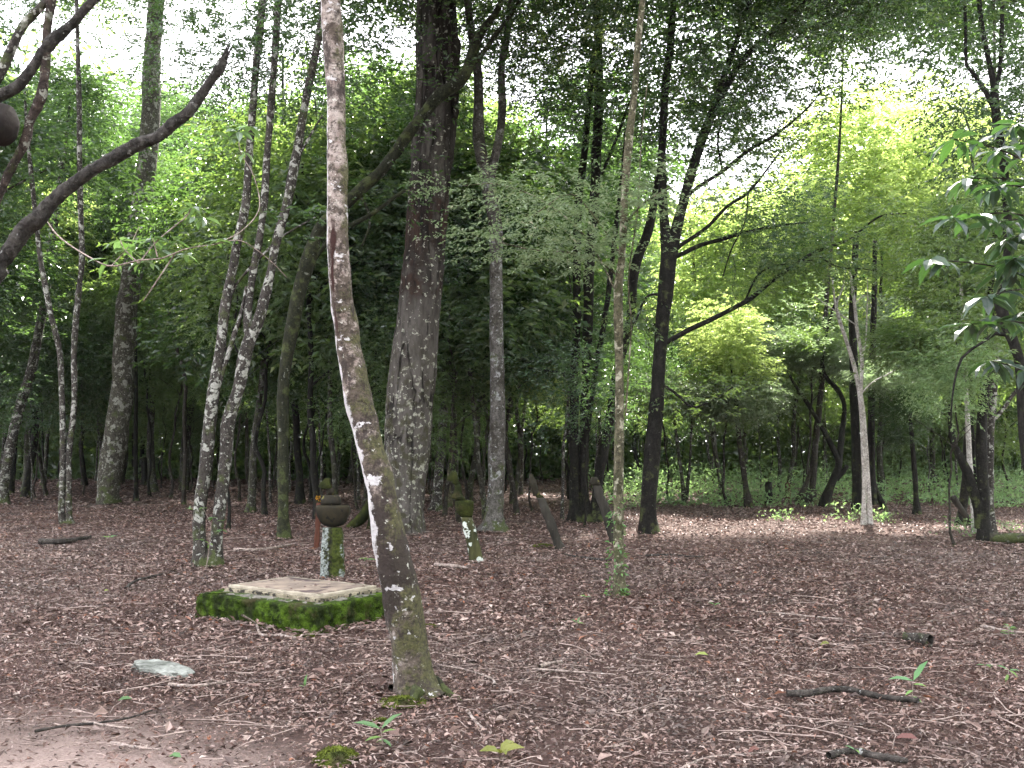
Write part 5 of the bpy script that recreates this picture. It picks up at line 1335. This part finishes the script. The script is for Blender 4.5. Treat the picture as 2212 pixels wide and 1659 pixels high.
cnt = 0; tries = 0
while cnt < 64 and tries < 9000:
    tries += 1
    y = random.uniform(18, 36); x = random.uniform(-.56, .56) * y; p = px_of(x, y)
    if p < 90 and y < 24: continue
    if not ok(x, y, .8) or (p > 1380 and y < 27) or (90 < p < 440 and y < 29) or (560 < p < 780 and y < 22): continue
    if p > 1380 and random.random() < .4: continue
    s = random.uniform(.34, .62)
    cz = 10 * s * random.uniform(.35, .6)
    if sun_blocks(x, y, cz + 1.2, .4): continue
    zone = 'left' if p < 800 else ('centre' if p < 1400 else 'right')
    t = thing('understorey_sapling', {'left': 'thin understorey sapling with loose leaves between the trunks of the left wood', 'centre': 'thin understorey sapling with loose leaves behind the grave posts', 'right': 'thin loose-leaved sapling among the weeds beyond the clearing'}[zone], 'sapling', (x, y, -.02), 'understorey saplings')
    link('trunk', TR[random.choice([4, 5, 6, 2])], t, (0, 0, 0), random.uniform(0, 6), s)
    link('crown', CR[random.choice(['sparse', 'sparse_b', 'sparse_m', 'sparse_m'])], t, (0, 0, cz), random.uniform(0, 6), random.uniform(.5, .8))
    taken.append((x, y)); cnt += 1

# the sunlit pale tree, upper right, and a few placed by eye
def place(px, Y, zc, crown, cs, name, label, tr=0, ts=1.0):
    x = (px - CX) / FPX * Y
    t = thing(name, label, 'tree', (x, Y, -.02))
    link('trunk', TR[tr], t, (0, 0, 0), random.uniform(0, 6), ts)
    link('crown', CR[crown], t, (0, 0, zc), random.uniform(0, 6), cs); return t
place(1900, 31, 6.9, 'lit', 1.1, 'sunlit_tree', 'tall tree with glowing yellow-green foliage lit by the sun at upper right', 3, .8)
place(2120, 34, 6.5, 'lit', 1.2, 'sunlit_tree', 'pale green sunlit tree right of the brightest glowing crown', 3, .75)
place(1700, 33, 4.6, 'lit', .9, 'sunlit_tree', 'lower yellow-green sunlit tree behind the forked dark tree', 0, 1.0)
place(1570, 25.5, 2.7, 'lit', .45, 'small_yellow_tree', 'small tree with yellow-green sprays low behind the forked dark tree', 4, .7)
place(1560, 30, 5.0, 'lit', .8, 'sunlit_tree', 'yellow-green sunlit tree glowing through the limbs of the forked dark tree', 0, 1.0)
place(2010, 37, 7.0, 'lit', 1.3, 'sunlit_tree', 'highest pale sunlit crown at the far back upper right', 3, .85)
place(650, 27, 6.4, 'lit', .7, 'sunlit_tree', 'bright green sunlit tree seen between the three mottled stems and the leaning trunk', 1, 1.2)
place(60, 30, 6.0, 'lit', .7, 'sunlit_tree', 'bright green sunlit tree behind the rough limbs at far left', 1, 1.2)
place(1150, 24, 2.6, 'lit', .32, 'small_yellow_tree', 'little yellow-green leafed tree right of the pale banded trunk', 4, .5)
place(2055, 15.8, 2.0, 'bush', .62, 'green_bush_tree', 'fresh green bushy sapling left of the stout near-black trunk', 4, .4)
place(2230, 19, 2.6, 'round_m', .8, 'edge_leafy_tree', 'mid-green leafy tree behind the bent stem at the right edge', 2, .8)

for (px_, y_, z_) in ((-120, 33, 6.5), (60, 34, 7.2), (230, 33.5, 6.4), (400, 35, 7.5), (140, 37, 9.5), (260, 41, 11.5), (400, 42, 11.8), (320, 39, 8.8), (60, 42, 12.2), (760, 40, 12.0), (860, 42, 12.0)):  # nearer, lower trees added to shade bright foliage; taller ones fill sky gaps
    far_tree((px_ - CX) / FPX * y_, y_, min(1.15, (z_ + 3) / 10) if z_ < 9.5 else 1.25, 'round_a', z_, 3, ZL['left'][0], ZL['left'][1], cs=1.35)
# unseen leaf ring added to cut front light, then far wood as one mass
mb = MB()
k = 70000
a = rng.uniform(0, 2 * np.pi, k); r = rng.uniform(13, 34, k); x = np.sin(a) * r; y = np.cos(a) * r + 2
z = rng.uniform(0, 1, k) ** 1.1 * 17
m = ((y < 0) | (np.abs(x) > .62 * y + 9)) & ~((a > math.pi * 1.12) & (a < math.pi * 1.5))  # added ring stays out of view, with a gap for light from the left
cl = np.array([noise.noise(Vector((p_ * .2, q_ * .2, t_ * .22))) for p_, q_, t_ in zip(x, y, z)])
m &= cl > -.2
P = np.stack([x, y, z], 1)[m]; k = len(P)
leaves(mb, P, runit(k) * [1, 1, .6], runit(k) * .7 + [0, 0, 1], rng.uniform(.35, .7, k), rng.uniform(.2, .38, k))
k = 340000
y = rng.uniform(44, 64, k); x = rng.uniform(-1, 1, k) * (.6 * y + 4)
z = rng.uniform(0, 1, k) ** 1.25 * np.array([20.0])
clump = np.array([noise.noise(Vector((a * .28, b_ * .28, c_ * .33))) for a, b_, c_ in zip(x[:], y[:], z[:])])
pxx = CX + x / y * FPX
top = np.interp(pxx, [0, 500, 900, 1300, 1550, 1700, 2212], [20, 19, 19, 16.5, 14, 14, 16])
top = top + 3.0 * np.array([noise.noise(Vector((a * .16, 3, 0))) for a in x])
m = (clump > -.12 - .8 * np.clip(1 - z / 7, 0, 1) + .22 * np.clip((z - 9) / 8, 0, 1)) & (z < top)
P = np.stack([x, y, z], 1)[m]; k = len(P)
leaves(mb, P, runit(k) * [1, 1, .6], runit(k) * .7 + [0, 0, 1], rng.uniform(.26, .55, k), rng.uniform(.13, .26, k))
tag(link('far_woodland_and_shade_ring', mb.mesh('far_woodland_and_shade_ring', M['leaf_mid'], False)), 'mass of dark leafy wood closing the view far behind the trunks, plus an added unseen leaf ring for shade', 'woodland', kind='stuff')

# ------------------------------------------------------------------ air
hm = bpy.data.materials.new('haze'); hm.use_nodes = True
hn = hm.node_tree; hn.nodes.clear()
ho = hn.nodes.new('ShaderNodeOutputMaterial'); hv = hn.nodes.new('ShaderNodeVolumePrincipled')
hv.inputs['Color'].default_value = (.86, .95, .93, 1); hv.inputs['Density'].default_value = .00018
hv.inputs['Anisotropy'].default_value = .2
hn.links.new(hv.outputs[0], ho.inputs['Volume'])
mb = MB()
x0, x1, y0, y1, z0, z1 = -101, 101, -61, 131, -1.2, 26
v = [(x, y, z) for z in (z0, z1) for (x, y) in ((x0, y0), (x1, y0), (x1, y1), (x0, y1))]
mb.add(np.array(v, float), np.array([[0, 3, 2, 1], [4, 5, 6, 7], [0, 1, 5, 4], [1, 2, 6, 5], [2, 3, 7, 6], [3, 0, 4, 7]]))
tag(link('haze', mb.mesh('haze', hm, False)), kind='stuff')
